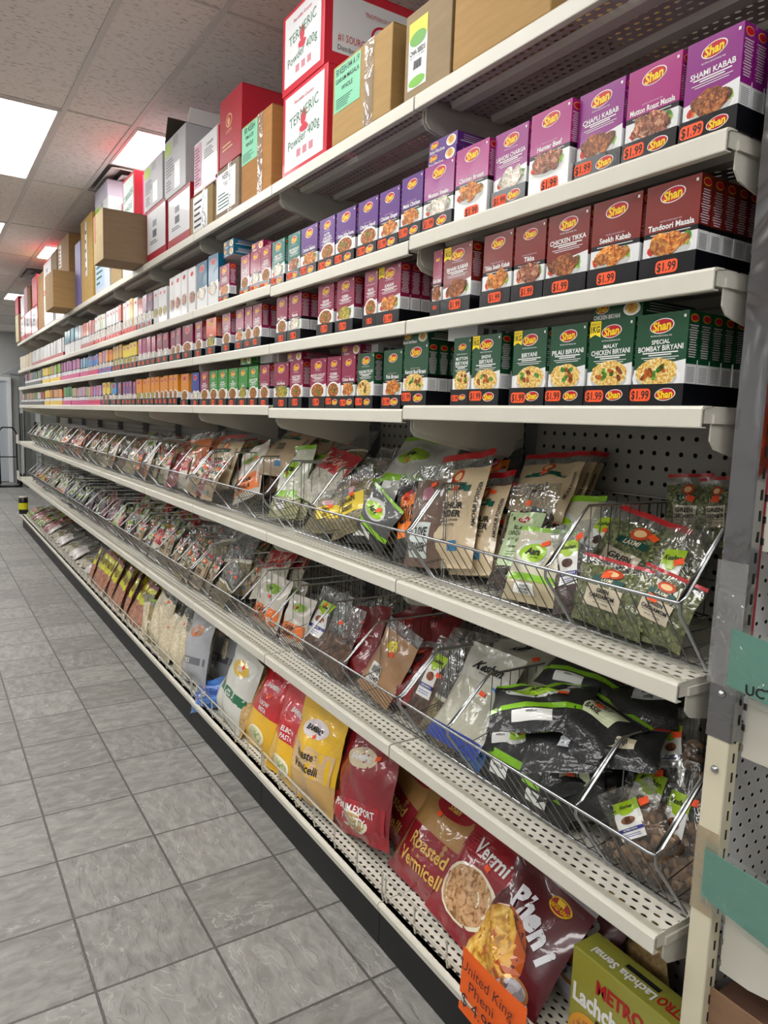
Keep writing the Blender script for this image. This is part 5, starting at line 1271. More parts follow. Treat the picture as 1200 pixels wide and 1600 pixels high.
near = [
 # upper baskets, right to left
 ('cardamom', 975, 885, 1.26, 118, 180, 32, -33, 'big green cardamom pouch with red seal and tan label in the nearest upper basket', {'zmin': U}),
 ('card_green', 1048, 915, 1.22, 74, 190, 25, -14, 'green cardamom card bag right of the big cardamom pouch', {'zmin': U}),
 ('cardamom', 952, 975, 1.20, 112, 110, 14, -12, 'green cardamom pouch low behind the front wires, left of two', {'zmin': U}),
 ('cardamom', 1030, 1010, 1.20, 100, 110, 14, -20, 'green cardamom pouch low behind the front wires, right of two', {'zmin': U}),
 ('card_clove', 935, 850, 1.30, 62, 160, 35, -22, 'clove card bag leaning left of the big cardamom pouch', {'zmin': U}),
 ('card_clove', 890, 935, 1.215, 62, 140, 15, 8, 'clove card bag against the front wires left of the cardamom', {'zmin': U}),
 ('cardamom', 1075, 800, 1.50, 72, 120, 8, 0, 'green cardamom pouch standing at the pegboard, left of two', {}),
 ('cardamom', 1122, 800, 1.50, 60, 110, 8, 4, 'green cardamom pouch standing at the pegboard, right of two', {}),
 ('card_green', 1060, 860, 1.40, 80, 120, 30, -8, 'card bag with clear top behind the green cardamom card bag', {'zmin': U}),
 ('aara_light', 868, 850, 1.30, 92, 170, 30, -14, 'pale pouch with a lime oval left of the right divider', {'zmin': U}),
 ('aara_light', 838, 925, 1.22, 82, 120, 20, -10, 'roasted cardamom powder pouch low behind the front wires', {'zmin': U}),
 ('black_cardamom', 815, 862, 1.24, 72, 180, 24, -10, 'black cardamom bag with pale green label', {'zmin': U}),
 ('clear_stack', 795, 800, 1.34, 70, 130, 34, -6, 'clear topped bag behind the black cardamom bag', {'zmin': U}),
 ('amchur', 711, 862, 1.235, 76, 190, 20, -4, 'large amchur powder pouch standing in front', {'zmin': U}),
 ('amchur', 752, 850, 1.27, 60, 170, 24, -6, 'amchur powder pouch right behind the large front one', {'zmin': U}),
 ('amchur', 775, 856, 1.31, 56, 160, 26, -10, 'amchur powder pouch third in the front file', {'zmin': U}),
 ('amchur', 848, 765, 1.42, 92, 140, 34, -16, 'amchur powder pouch leaning on the pegboard pile, front one', {}),
 ('amchur', 872, 765, 1.47, 80, 145, 34, -18, 'amchur powder pouch leaning on the pegboard pile, middle one', {}),
 ('amchur', 888, 765, 1.52, 70, 140, 34, -20, 'amchur powder pouch leaning on the pegboard pile, rear one', {}),
 ('clove_powder', 668, 855, 1.22, 50, 160, 16, -4, 'brown clove powder pouch with pale label at the basket seam', {'zmin': U}),
 ('orange_label', 700, 760, 1.40, 60, 110, 32, -8, 'black clove pouch with orange label behind the seam, left of two', {}),
 ('orange_label', 775, 745, 1.48, 60, 110, 30, 4, 'black clove pouch with orange label behind the seam, right of two', {}),
 ('orange_label', 738, 790, 1.36, 70, 120, 30, -8, 'black clove pouch with orange label lower in the back row', {'zmin': U}),
 ('orange_label', 640, 850, 1.23, 42, 140, 18, 6, 'black clove pouch with orange label left of the clove powder', {'zmin': U}),
 ('cumin', 618, 800, 1.28, 42, 130, 26, 0, 'seed pouch with red seal beside the orange labelled one', {'zmin': U}),
 ('aara', 648, 735, 1.40, 92, 125, 36, -24, 'large grey and lime pouch with a lime oval at the back', {}),
 ('aara_dark', 700, 735, 1.46, 52, 120, 34, -26, 'dark pouch with lime bands behind the large grey one', {}),
 ('aara_dark', 722, 730, 1.52, 40, 110, 34, -22, 'dark upright pouch beside the bracket', {}),
 ('aara', 583, 800, 1.25, 56, 110, 22, -8, 'grey and lime pouch in front of the ajwain bags', {'zmin': U}),
 ('aara_dark', 590, 860, 1.20, 54, 80, 12, -30, 'dark pouch with lime band against the lower front wires', {'zmin': U}),
 ('ajwain', 548, 775, 1.32, 50, 120, 34, -22, 'ajwain bag with yellow label, upper right of the group', {}),
 ('ajwain', 520, 800, 1.27, 50, 110, 26, -16, 'ajwain bag with yellow label, left of the group', {'zmin': U}),
 ('ajwain', 548, 835, 1.22, 48, 100, 18, 10, 'ajwain bag with yellow label low at the front wires', {'zmin': U}),
 ('ajwain', 590, 745, 1.42, 50, 110, 36, -26, 'ajwain bag with yellow label behind the group', {}),
 ('ajwain', 512, 855, 1.20, 44, 70, 14, 0, 'ajwain bag with yellow label in the left corner', {'zmin': U}),
 ('ajwain', 567, 760, 1.37, 44, 110, 36, -24, 'ajwain bag with yellow label in the middle of the group', {}),
 ('red_strip', 512, 745, 1.34, 52, 100, 38, -34, 'pouch with wide red header lying across the back', {}),
 ('clear_grey', 545, 710, 1.45, 50, 80, 40, -14, 'clear bag at the back above the ajwain bags', {}),
 ('aara_green', 455, 775, 1.25, 42, 120, 20, -8, 'pale fenugreek pouch with a lime oval at the front wires', {'zmin': U}),
 ('aara_green', 474, 782, 1.28, 34, 110, 24, -10, 'pale fenugreek pouch right behind the front one', {'zmin': U}),
 ('tan_powder', 452, 705, 1.38, 56, 100, 40, -26, 'grey brown powder pouch tall at the back', {}),
 ('tan_powder', 496, 705, 1.45, 46, 95, 40, -24, 'grey brown powder pouch behind the red headed one', {}),
 ('white_orange', 392, 765, 1.25, 34, 90, 20, 6, 'white pouch with orange print near the second basket divider', {'zmin': U}),
 ('clear_stack', 420, 765, 1.30, 36, 90, 28, 8, 'clear topped bag left of the fenugreek pouches', {'zmin': U}),
 ('amchur', 352, 722, 1.27, 42, 90, 22, -10, 'small beige powder pouch left of the white and orange one', {'zmin': U}),
 ('turmeric', 304, 718, 1.24, 34, 90, 20, -8, 'orange turmeric pouch further along', {'zmin': U}),
 ('turmeric', 322, 716, 1.28, 30, 86, 24, -4, 'orange turmeric pouch behind the front one', {'zmin': U}),
 # lower baskets, right to left
 ('card_nutmeg', 1012, 1265, 1.22, 92, 190, 24, -16, 'nutmeg bag with printed card in the lower right basket', {'zmin': L_}),
 ('card_nutmeg', 1060, 1310, 1.24, 76, 180, 20, -10, 'nutmeg bag beside the cream post, front one', {'zmin': L_}),
 ('card_nutmeg', 1058, 1175, 1.36, 70, 130, 26, 6, 'nutmeg bag behind by the cream post', {}),
 ('card_nutmeg', 990, 1340, 1.205, 90, 110, 14, 30, 'nutmeg bag low against the front wires', {'zmin': L_}),
 ('black_lime', 850, 1105, 1.24, 120, 110, 66, 30, 'black pouch with lime bands lying on the left of the heap', {'yaw': 6}),
 ('black_lime_label', 925, 1125, 1.27, 120, 100, 68, -10, 'black pouch with lime and white label lying on top of the heap', {}),
 ('black_lime', 915, 1055, 1.40, 110, 90, 66, 8, 'black pouch with lime bands at the back of the heap, lower', {}),
 ('black_lime', 935, 1030, 1.48, 100, 80, 62, 4, 'black pouch with lime bands at the back of the heap, upper', {}),
 ('black_red', 885, 1170, 1.20, 110, 100, 62, 34, 'black nigella pouch with red seal lying in front', {}),
 ('black_tan', 960, 1165, 1.25, 120, 95, 64, 24, 'black kalonji pouch with small tan label', {}),
 ('black_red', 1000, 1100, 1.38, 100, 110, 62, 30, 'black nigella pouch with red seal right of the heap', {}),
 ('black_red', 1030, 1070, 1.46, 90, 100, 60, 30, 'black nigella pouch with red seal far right at the back', {}),
 ('black_lime', 808, 1180, 1.20, 70, 140, 30, -20, 'black pouch with lime oval standing at the front wires', {'zmin': L_}),
 ('black_lime', 860, 1240, 1.20, 84, 120, 22, -16, 'black pouch low behind the front wires', {'zmin': L_}),
 ('black_lime_label', 900, 1260, 1.215, 84, 110, 20, 12, 'black pouch with pale label low behind the front wires', {'zmin': L_}),
 ('black_tan', 940, 1215, 1.24, 100, 110, 40, -12, 'black pouch sliding down towards the divider', {'zmin': L_}),
 ('black_tan', 905, 1200, 1.27, 110, 90, 50, 8, 'black pouch buried in the middle of the heap', {}),
 ('black_lime', 800, 1130, 1.30, 60, 100, 50, -8, 'black pouch buried at the left of the heap', {}),
 ('blue_bag', 762, 1170, 1.21, 44, 120, 22, -24, 'light blue pouch edge at the left of the black heap', {'zmin': L_}),
 ('white_keshan', 812, 1045, 1.42, 96, 120, 44, -8, 'translucent white pouch with black script at the back, middle of three', {}),
 ('white_keshan', 848, 1025, 1.49, 90, 100, 42, -8, 'translucent white pouch with black script at the back, rear of three', {}),
 ('white_keshan', 742, 1090, 1.28, 78, 170, 36, -24, 'translucent white pouch with black script and blue foot, front of three', {}),
 ('card_brown', 680, 1080, 1.26, 44, 140, 28, -20, 'cinnamon card bag with lime card left of the white pouch', {'zmin': L_}),
 ('clear_grey', 705, 1130, 1.23, 60, 130, 24, -20, 'clear bag of pale grains behind the front wires', {'zmin': L_}),
 ('clear_stack', 720, 1030, 1.40, 60, 100, 38, -20, 'clear topped bag behind the white pouches', {}),
 ('brown_powder', 606, 1065, 1.23, 54, 120, 24, -24, 'brown powder pouch with white barcode label', {'zmin': L_}),
 ('chili', 646, 1050, 1.33, 56, 110, 40, -14, 'dark dried chilli bag behind the brown powder pouch', {}),
 ('red_dark', 560, 1025, 1.24, 52, 110, 34, -10, 'bright dark red bag at the left divider', {'zmin': L_}),
 ('red_dark', 630, 985, 1.42, 62, 90, 42, 10, 'dark red bag at the back, left of two', {}), ('red_dark', 680, 985, 1.48, 62, 90, 42, 0, 'dark red bag at the back, right of two', {}),
 ('clear_stack', 530, 1040, 1.22, 44, 110, 22, -14, 'clear bag of dark pieces at the front wires', {'zmin': L_}), ('clear_grey', 565, 975, 1.40, 60, 90, 42, 0, 'silvery clear bag at the back above the red bag', {}),
 ('card_brown', 505, 1000, 1.25, 46, 110, 26, -18, 'card bag with white card right of the second divider', {'zmin': L_}), ('clear_stack', 488, 965, 1.36, 60, 90, 40, -10, 'clear bag of brown pieces behind the second divider', {}),
 ('white_orange', 424, 960, 1.24, 40, 85, 20, -14, 'white and orange pouch in the third lower basket, front', {'zmin': L_}), ('white_orange', 448, 945, 1.30, 34, 80, 28, -16, 'white and orange pouch in the third lower basket, second', {'zmin': L_}), ('white_orange', 465, 970, 1.24, 36, 76, 20, -10, 'white and orange pouch beside the clear bags', {'zmin': L_}),
 ('red_strip', 430, 895, 1.36, 34, 90, 36, -8, 'white pouch with red header at the back of the third basket, left', {}), ('red_strip', 455, 900, 1.42, 34, 90, 36, -6, 'white pouch with red header at the back of the third basket, right', {}),
 ('clear_grey', 372, 895, 1.26, 56, 110, 24, -6, 'big shiny clear bag of pale pieces', {'zmin': L_}), ('clear_grey', 345, 900, 1.30, 50, 100, 26, 4, 'second shiny clear bag left of the big one', {'zmin': L_})]
for s, px, py, X, wp, hp, le, ro, lab, kw in near: P_(s, px, py, X, wp, hp, le, ro, lab, **kw)

# the remaining baskets towards the far end, filled in columns
def fill_row(zs, ya, yb, styles, word, step=.135):
    n = 0; y = ya
    while y < yb:
        pos = (y - ya) / (yb - ya); zone = styles[min(len(styles) - 1, int(pos * len(styles)))]
        for r in range(3 if y < 6 else 2):
            s = random.choice(zone); n += 1
            X = (1.235, 1.34, 1.45)[r] + random.uniform(-.015, .015)
            h = random.uniform(.17, .22); w = random.uniform(.12, .145); le = math.radians((22, 34, 38)[r] + random.uniform(-6, 6)); ro = math.radians(random.uniform(-18, 10))
            z = zs + .018 + h / 2 * math.cos(le) + .012 + (0, .055, .12)[r]
            place(s, (X, y + random.uniform(-.02, .02), z), w, h, le, ro, math.radians(random.uniform(-14, 14)), '%s pouch, %s from the near end of the packed %s baskets' % (PN.get(s, 'clear'), ordinal(n), word), 'pouches further along the ' + word + ' baskets', price=y < 5, seed=n % 2)
        y += step
PN = {'amchur': 'beige powder', 'tan_powder': 'brown powder', 'coriander': 'olive powder', 'cardamom': 'green seed', 'cumin': 'brown seed', 'fennel': 'fennel seed', 'aara': 'grey and lime', 'aara_dark': 'black and lime', 'aara_green': 'pale and lime', 'turmeric': 'orange powder', 'red_strip': 'red headed', 'ajwain': 'yellow labelled', 'orange_label': 'orange labelled',
      'clear_grey': 'clear grey', 'clear_stack': 'clear brown', 'white_orange': 'white and orange', 'black_lime': 'black', 'purple_bag': 'purple brown', 'mustard_bag': 'mustard seed', 'red_dark': 'dark red', 'chili': 'chilli', 'card_brown': 'carded', 'white_film': 'white film'}
fill_row(Z_1, 3.45, 10.2, [['fennel', 'red_strip', 'red_dark', 'tan_powder'], ['white_orange', 'clear_stack', 'coriander', 'orange_label'], ['coriander', 'cumin', 'mustard_bag'], ['turmeric', 'orange_label', 'red_strip'], ['aara_green', 'fennel', 'aara', 'ajwain'], ['aara_green', 'clear_grey', 'red_dark', 'aara_green']], 'upper')
fill_row(Z_2, 3.25, 10.2, [['cumin', 'clear_grey', 'tan_powder'], ['card_brown', 'tan_powder', 'red_strip', 'aara_green'], ['black_lime', 'red_dark', 'purple_bag', 'aara_green'], ['purple_bag', 'aara_dark', 'black_lime'], ['white_orange', 'black_lime', 'cumin', 'fennel'], ['ajwain', 'turmeric', 'orange_label']], 'lower', .14)

# ================================================================== BAGS ON THE BASE SHELF
B0 = Z_D + .004
base = [
 ('shan_verm', 640, 1340, 1.37, 84, 140, 34, -38, 'roasted vermicelli bag with red foot leaning right, left of two', {'zmin': B0}),
 ('shan_verm', 696, 1352, 1.31, 120, 180, 36, -26, 'roasted vermicelli bag with red foot and large oval, right of two', {'zmin': B0}),
 ('shan_verm', 690, 1280, 1.42, 90, 120, 30, -20, 'vermicelli bag with red oval at the back', {}),
 ('cookie_verm', 752, 1405, 1.27, 96, 180, 36, -30, 'red and tan vermicelli bag beside the big maroon bag', {'zmin': B0}),
 ('red_verm', 572, 1232, 1.23, 104, 160, 14, 2, 'dark red vermicelli bag standing upright', {'zmin': B0}), ('red_verm', 650, 1235, 1.40, 84, 140, 14, -6, 'dark red vermicelli bag standing behind the upright one', {'zmin': B0}),
 ('yellow_verm', 497, 1205, 1.20, 84, 165, 14, -4, 'yellow roasted vermicelli bag', {'zmin': B0}), ('yellow_verm', 530, 1150, 1.38, 70, 130, 20, -20, 'yellow vermicelli bag behind the front yellow one', {'zmin': B0}),
 ('red_yellow', 462, 1150, 1.21, 62, 140, 18, -12, 'red and yellow pasta bag, right of two', {'zmin': B0}), ('red_yellow', 425, 1128, 1.24, 60, 140, 22, -14, 'red and yellow pasta bag, left of two', {'zmin': B0}),
 ('red_yellow', 480, 1110, 1.36, 56, 110, 24, -12, 'red and yellow pasta bag behind the pair', {'zmin': B0}),
 ('vermicelli_tan', 388, 1110, 1.20, 40, 150, 26, -28, 'long tan noodle packet leaning right, front of two', {'zmin': B0}), ('vermicelli_tan', 415, 1080, 1.34, 44, 130, 28, -26, 'long tan noodle packet leaning right, rear of two', {'zmin': B0}),
 ('flour_green', 372, 1090, 1.19, 46, 115, 18, -18, 'white and green flour bag with yellow lettering', {'zmin': B0}), ('blue_bag', 327, 1085, 1.165, 46, 46, 24, 10, 'blue flour bag lying behind the wire fence', {}),
 ('flour_grey', 312, 1035, 1.20, 48, 120, 14, 0, 'grey flour bag with knotted top, front of two', {'zmin': B0}), ('flour_grey', 352, 1010, 1.34, 46, 110, 20, -8, 'grey flour bag behind the front one', {'zmin': B0}), ('flour_green', 385, 1050, 1.40, 40, 110, 16, 0, 'white and green flour bag at the back', {'zmin': B0}),
 ('noodle', 288, 1020, 1.18, 26, 90, 20, -24, 'pale noodle packet beside the grey flour bag', {'zmin': B0}), ('noodle', 268, 1003, 1.18, 24, 90, 20, -16, 'pale noodle packet next to the noodle sticks', {'zmin': B0}),
 ('noodle', 256, 960, 1.20, 24, 110, 16, -16, 'long noodle stick bundle, front of three', {'zmin': B0}), ('noodle', 268, 950, 1.28, 24, 105, 16, -18, 'long noodle stick bundle, middle of three', {'zmin': B0}), ('noodle', 282, 945, 1.36, 24, 105, 16, -20, 'long noodle stick bundle, rear of three', {'zmin': B0})]
for i, (s, px, py, X, wp, hp, le, ro, lab, kw) in enumerate(base):
    kw.setdefault('puff', 1.35)
    e = P_(s, px, py, X, wp, hp, le, ro, lab, group=None, name='food_bag', price=i < 24, **kw)
    e['category'] = 'bag'
# the far stretch of the base shelf, bag by bag
def base_row(ya, yb, step, styles, lab, w, h, lean, roll, rows=2, lift=0):
    n = 0; y = ya
    while y < yb:
        for r in range(rows):
            n += 1; le = math.radians(lean + random.uniform(-5, 5))
            X = 1.16 + h / 2 * math.sin(le) + r * .13
            z = B0 + h / 2 * math.cos(le) + w / 2 * abs(math.sin(math.radians(roll))) * .6 + lift + .02 * r
            e = place(random.choice(styles), (X, y + random.uniform(-.02, .02), z), w, h, le, math.radians(roll + random.uniform(-8, 8)), math.radians(random.uniform(-15, 15)), '%s, %s from near' % (lab, ordinal(n)), 'piles at the far end of the bottom shelf', price=False, seed=n % 2, name='food_bag', cat='bag')
        y += step
base_row(4.30, 4.65, .16, ['mustard_bag', 'noodle'], 'pale grain bag with label on the bottom shelf', .14, .27, 12, 4)
base_row(4.80, 6.35, .17, ['puff'], 'yellow and maroon snack bag on the bottom shelf', .17, .30, 24, -6)
base_row(6.55, 8.9, .20, ['white_film', 'clear_grey', 'white_film'], 'clear film pack lying on the bottom shelf', .20, .26, 66, 10, lift=.03)
base_row(8.95, 10.55, .2, ['leafy', 'red_dark', 'leafy'], 'green or red snack pack lying on the bottom shelf', .18, .24, 60, 0, lift=.03)
base_row(3.55, 3.95, .14, ['noodle'], 'long noodle stick bundle at the back of the bottom shelf', .07, .30, 14, 0, rows=3)
base_row(2.6, 3.4, .2, ['vermicelli_tan', 'flour_grey'], 'food bag at the back of the bottom shelf', .17, .27, 12, 0, rows=1, lift=0)
for e in [o for o in COL.objects if o.get('label', '').startswith('food bag at the back')]: e.location.x += .24
# the big maroon bag with the fried vermicelli picture
def st_pheni():
    B = plain('55101c', .32, coat=1.0, coat_r=.08, wr=.003, wscale=6)
    def deco(P, add):
        mb = MB(); patch(mb, P, -.97, .45, .01, .64, plain('b8561c', .35, coat=.8), .0008, ell=True); patch(mb, P, -.95, .22, .02, .58, plain('e0a83c', .35, coat=.8), .0014, ell=True); add('printed_glow', mb)
        mb = MB(); patch(mb, P, -.97, .0, .04, .62, foodmat('a87018', 'dca838', 'f0d070', 26), .0022, ell=True, rot=-.25); add('vermicelli_picture', mb)
        mb = MB(); put = plain('e6e6ec', .35, coat=.8)
        for i, ch in enumerate('Pheni'): ptext(mb, P, ch, -.34 + i * .26,   .725 - .012 * i * i, .155, put, .2, .05, rot=.02 - .13 * i, lift=.0045)
        add('product_name', mb)
        mb = MB(); ptext(mb, P, 'fried vermicelli', .12, .53, .028, INK, .55, rot=-.45, lift=.0045); add('small_name', mb)
        mb = MB(); patch(mb, P, .05, .62, .80, .92, plain('d8b020', .4), .0022, ell=True); patch(mb, P, .09, .58, .81, .91, plain('a01020', .4), .0030, ell=True); ptext(mb, P, 'UNITED KING', .335, .845, .028, LOGO_YEL, .24, .02, lift=.0045); patch(mb, P, .24, .42, .865, .905, plain('e8c020', .4), .0038); add('brand_mark', mb)
        mb = MB(); patch(mb, P, .10, .85, .02, .25, plain('d8d8e4', .3, coat=.9), .0022, ell=True); patch(mb, P, .2, .78, .14, .30, plain('c8925a', .3, .6), .0030, ell=True); patch(mb, P, .27, .72, .17, .28, seeds('101012', 'c8c8cc', 50, .001), .0036, ell=True); add('bowl_picture', mb)
    return [(0, 1, B), (.965, 1, plain('a9a9ac', .3, .8))], deco
STYLES['pheni'] = st_pheni()
SIL = plain('9a9a9e', .3, .8)
def big_bag(px, py, X, w, h, le, ro, yaw, lab):
    c = at_x(px, py, X)
    e = place('pheni', c, w, h, math.radians(le), math.radians(ro), math.radians(yaw), lab, 'big maroon bags', t=.07, seed=1, price=False, name='food_bag', cat='bag', puff=1.0)
    return e
big_bag(820, 1468, 1.262, .285, .34, 36, -4, 0, 'big maroon fried vermicelli bag lettered Pheni in the front')
big_bag(905, 1450, 1.42, .26, .32, 36, -4, 0, 'second big maroon bag tucked behind the lettered front one')
P_('red_dark', 770, 1290, 1.44, 90, 150, 34, -20, 'maroon vermicelli bag at the back under the lower shelf', group=None, name='food_bag')
P_('vermicelli_tan', 1010, 1470, 1.50, 60, 110, 20, 10, 'round tan papad packet at the back near the cream post', group=None, name='food_bag')

# jars with red lids
for k, (px, py) in enumerate(((229, 985), (240, 996))):
    c = at_z(px, py, Z_D + .002); t = empty('spice_jar', 'clear jar with red lid behind the wire fence, %s one' % ('farther' if k == 0 else 'nearer'), 'jar', 'jars with red lids', c + Vector((.03, 0, 0)))
    mb = MB(); mb.lathe([(0, 0), (.032, 0), (.034, .01), (.034, .085), (.028, .095), (.028, .1)], (0, 0, 0), seeds('a86a3a', 'd8b08a', 40, .004)); mb.obj('glass_body', t, True)
    mb = MB(); mb.lathe([(.031, .1), (.032, .102), (.032, .122), (.028, .125), (0, .125)], (0, 0, 0), plain('c81018', .3)); mb.obj('lid', t, True)
c = at_z(243, 950, Z_D + .002) + Vector((.1, 0, 0)); t = empty('pickle_jar', 'wide brown jar with orange label behind the red lidded jars', 'jar', None, c)
mb = MB(); mb.lathe([(0, 0), (.05, 0), (.055, .02), (.055, .15), (.045, .17), (.045, .18)], (0, 0, 0), plain('a8683a', .25, coat=.8)); mb.obj('glass_body', t, True)
mb = MB(); mb.lathe([(.056, .04), (.0565, .05), (.0565, .12), (.056, .13)], (0, 0, 0), plain('d8c8b8', .4)); mb.obj('label', t, True)
mb = MB(); mb.lathe([(.048, .18), (.05, .182), (.05, .205), (0, .208)], (0, 0, 0), plain('d84a1c', .3)); mb.obj('lid', t, True)

# olive sweet vermicelli box in the corner
X0 = 1.26; zt = at_x(896, 1475, X0).z; yl = at_x(896, 1475, X0).y
t = empty('food_box', 'olive green sweet vermicelli box standing under the cream post', 'box', None, (X0, yl - .15, Z_D + .002)); t.rotation_euler = (0, 0, RZ)
OL = plain('9c9a3c', .4, coat=.5, wr=.001); hb = zt - Z_D - .002; a = .15
mb = MB(); mb.box((-a, 0, 0), (a, .085, hb), OL); o = mb.obj('box_body', t); bv = o.modifiers.new('edge', 'BEVEL'); bv.width = .003; bv.segments = 2
def dfl(X, Z): return (X, Z, hb + .0012)
mb = MB(); RD = plain('b01a20', .4)
put_text(mb, 'METRO', -.01, hb - .055, .032, -.0012, RD, width=.13, bold=.04); put_text(mb, 'Lachcha Semai', -.005, hb - .108, .042, -.0012, WHITE, width=.27, bold=.04); mb.obj('front_lettering', t)
mb = MB(); panel(mb, -.07, .07, hb - .155, hb - .137, -.0011, INK); put_text(mb, 'Premium Quality', 0, hb - .146, .012, -.0016, plain('d8c060', .4), width=.12); mb.obj('black_ribbon', t)
mb = MB(); mb.ell(-.09, hb - .215, .06, .07, -.0012, plain('e0a030', .4)); mb.ell(-.09, hb - .215, .05, .055, -.0016, foodmat('8a4a18', 'c87a2c', 'e8b050', 60)); mb.obj('food_picture', t)
mb = MB()
def topt(s, cx, cy, h, m, w):      # reads upside down from the aisle, as printed
    put_text(mb, s, 0, 0, h, 0, m, width=w, bold=.03, fn=lambda X, Z: (cx - X, cy - Z, hb + .0012))
topt('Lachcha Semai', -.03, .028, .024, WHITE, .17); topt('METRO', .10, .035, .026, RD, .08); mb.obj('top_lettering', t)
mb = MB(); mb.face([(-.04, .048, hb + .001), (.05, .048, hb + .001), (.05, .062, hb + .001), (-.04, .062, hb + .001)], INK); mb.obj('top_ribbon', t)
mb = MB(); mb.face([(.05, -.0015, hb - .115), (.078, -.0015, hb - .115), (.078, -.0015, hb - .098), (.05, -.0015, hb - .098)], ORANGE); mb.obj('price_sticker', t)

# orange handwritten sign on the fence
c1 = at_x(728, 1478, 1.112)
t = empty('paper_sign', 'bright orange handwritten price sign clipped to the wire fence', 'sign', None, (1.108, c1.y, c1.z)); t.rotation_euler = (0, 0, RZ)
mb = MB(); OS = plain('f0641a', .7); W_, H_ = .23, .17
for i in range(8):
    for j in range(4):
        def cv(u, v): return (W_ * u - .005, -.004 * math.sin(u * 3) - .006 * v, -H_ * v - .0)
        mb.face([cv(i / 8, (j + 1) / 4), cv((i + 1) / 8, (j + 1) / 4), cv((i + 1) / 8, j / 4), cv(i / 8, j / 4)], OS)
o = mb.obj('paper', t); md = o.modifiers.new('thick', 'SOLIDIFY'); md.thickness = .0004
mb = MB(); IN = plain('2a1420', .6)
put_text(mb, 'United King', .10, -.035, .030, -.013, IN, width=.185, bold=-.005, shear=.1, rot=-.05); put_text(mb, 'Pheni', .085, -.078, .030, -.014, IN, width=.12, bold=-.005, rot=-.05); put_text(mb, '$ 4.99', .075, -.122, .034, -.015, IN, width=.13, bold=-.005, rot=-.04)
mb.obj('handwriting', t)

# ================================================================== NEAR END: POST AND END CAP
t = empty('end_post', 'cream slotted end post with a chrome film wrapped upper half', 'post', None, (1.17, .68, 0))
zc = at_x(1120, 1155, 1.17).z
mb = MB(); mb.box((0, 0, 0), (.034, .042, zc), plain('dad2b8', .45, var=.08)); o = mb.obj('lower_post', t); bv = o.modifiers.new('e', 'BEVEL'); bv.width = .002
CHR = plain('9a9a9e', .17, 1.0, wr=.02, wscale=4)
mb = MB(); mb.box((-.002, -.004, zc + .0005), (.030, .046, 2.72), CHR); o = mb.obj('upper_post', t); bv = o.modifiers.new('e', 'BEVEL'); bv.width = .003
mb = MB()
for i in range(60):
    z = .3 + i * .036
    x0, y_ = (.0165, -.0052) if z > zc else (.0165, -.0012)
    mb.box((x0, y_, z), (x0 + .004, y_ + .001, z + .018), SLOT)
mb.obj('slots', t)
for z, x_ in ((zc + .085, -.003), (zc - .055, -.001)):
    mb = MB(); mb.lathe([(0, .006), (.004, .005), (.007, .002), (.0075, 0)], (0, 0, 0), STEEL, 12)
    s = mb.obj('screw', t, True); s.location = (x_, .02, z); s.rotation_euler = (0, -PI / 2, 0)
mb = MB(); mb.box((-.0035, -.006, zc + .10), (-.0025, .050, zc + .32), film('f0f0f0', .12)); mb.obj('clear_tape', t)
mb = MB(); mb.box((-.0016, .0, zc - .33), (-.0008, .043, zc - .17), film('efe6d0', .25)); mb.obj('old_tape', t)
# pegboard of the end cap
t = empty('display_stand', 'white pegboard end display stand cut off by the right edge', 'display stand', None, (1.21, .70, 0))
mb = MB(); mb.face([(.0, 0, .1), (.88, 0, .1), (.88, 0, 2.7), (.0, 0, 2.7)], PEGX); mb.obj('pegboard', t)
mb = MB(); mb.box((.0, .018, .1), (.88, .03, 2.7), plain('2c2c2e', .8)); mb.obj('backing', t)
mb = MB(); mb.box((.006, -.002, 1.15), (.034, -.0008, 2.0), plain('a01424', .4)); mb.obj('red_edge_strip', t)
mb = MB(); mb.box((0.0, -.44, .37), (.86, -.024, .398), CREAM); mb.obj('shelf_deck', t)
mb = MB(); mb.box((0.01, -.42, 0), (.85, -.026, .36), BLACK); mb.obj('base_box', t)
TEAL = plain('5fa090', .6, coat=.5, wr=.0015, wscale=20)
plates = [(1.525, 1.40, 'upper'), (1.155, 1.03, 'middle'), (.755, .615, 'lower')]
for i, (z1, z0, w) in enumerate(plates):
    t = empty('end_shelf', 'cream end display shelf with toothed bracket, %s of the three' % w, 'shelf', 'shelves of the end display', (1.206, .67, z0))
    hh = z1 - z0
    mb = MB(); mb.prism([(.006, 0), (.006, hh * .9), (-.02, hh), (-.42, hh), (-.42, hh * .55), (-.05, 0)], 'x', 0, .0035, CREAM); mb.obj('bracket', t)
    mb = MB()
    for k in range(3): mb.box((-.0005, .004, .01 + k * hh * .3), (.003, .014, .022 + k * hh * .3), STEEL)
    mb.obj('hooks', t)
    mb = MB(); mb.box((.004, -.42, hh - .03), (.86, -.005, hh - .028), DECK); mb.box((.004, -.424, hh - .05), (.86, -.42, hh), CREAM); mb.obj('shelf_deck', t)
for i, (ztop, zbot, w) in enumerate(((1.255, 1.165, 'upper'), (.865, .765, 'lower'))):
    t = empty('card_strip', 'teal cardboard strip under clear tape on the end display, %s one' % w, 'cardboard strip', 'teal cardboard strips', (1.163, .70 if i else .69, zbot)); t.rotation_euler = (0, 0, RZ)
    mb = MB(); mb.prism([(0, 0), (.20, -.03), (.20, .08), (.0, .10 if i == 0 else .09)], 'y', 0, .003, TEAL)
    mb.obj('card', t)
    mb = MB(); mb.face([(-.005, -.001, -.012), (.2, -.001, -.04), (.2, -.001, .085), (-.005, -.001, .11)], film('f2f6f4', .05)); mb.obj('clear_tape', t)
    if i == 0:
        mb = MB(); put_text(mb, 'UCT OF', .078, .006, .017, -.0015, INK, width=.11, bold=.02, rot=.05); mb.obj('lettering', t)
z0 = at_x(1190, 720, 1.20).z
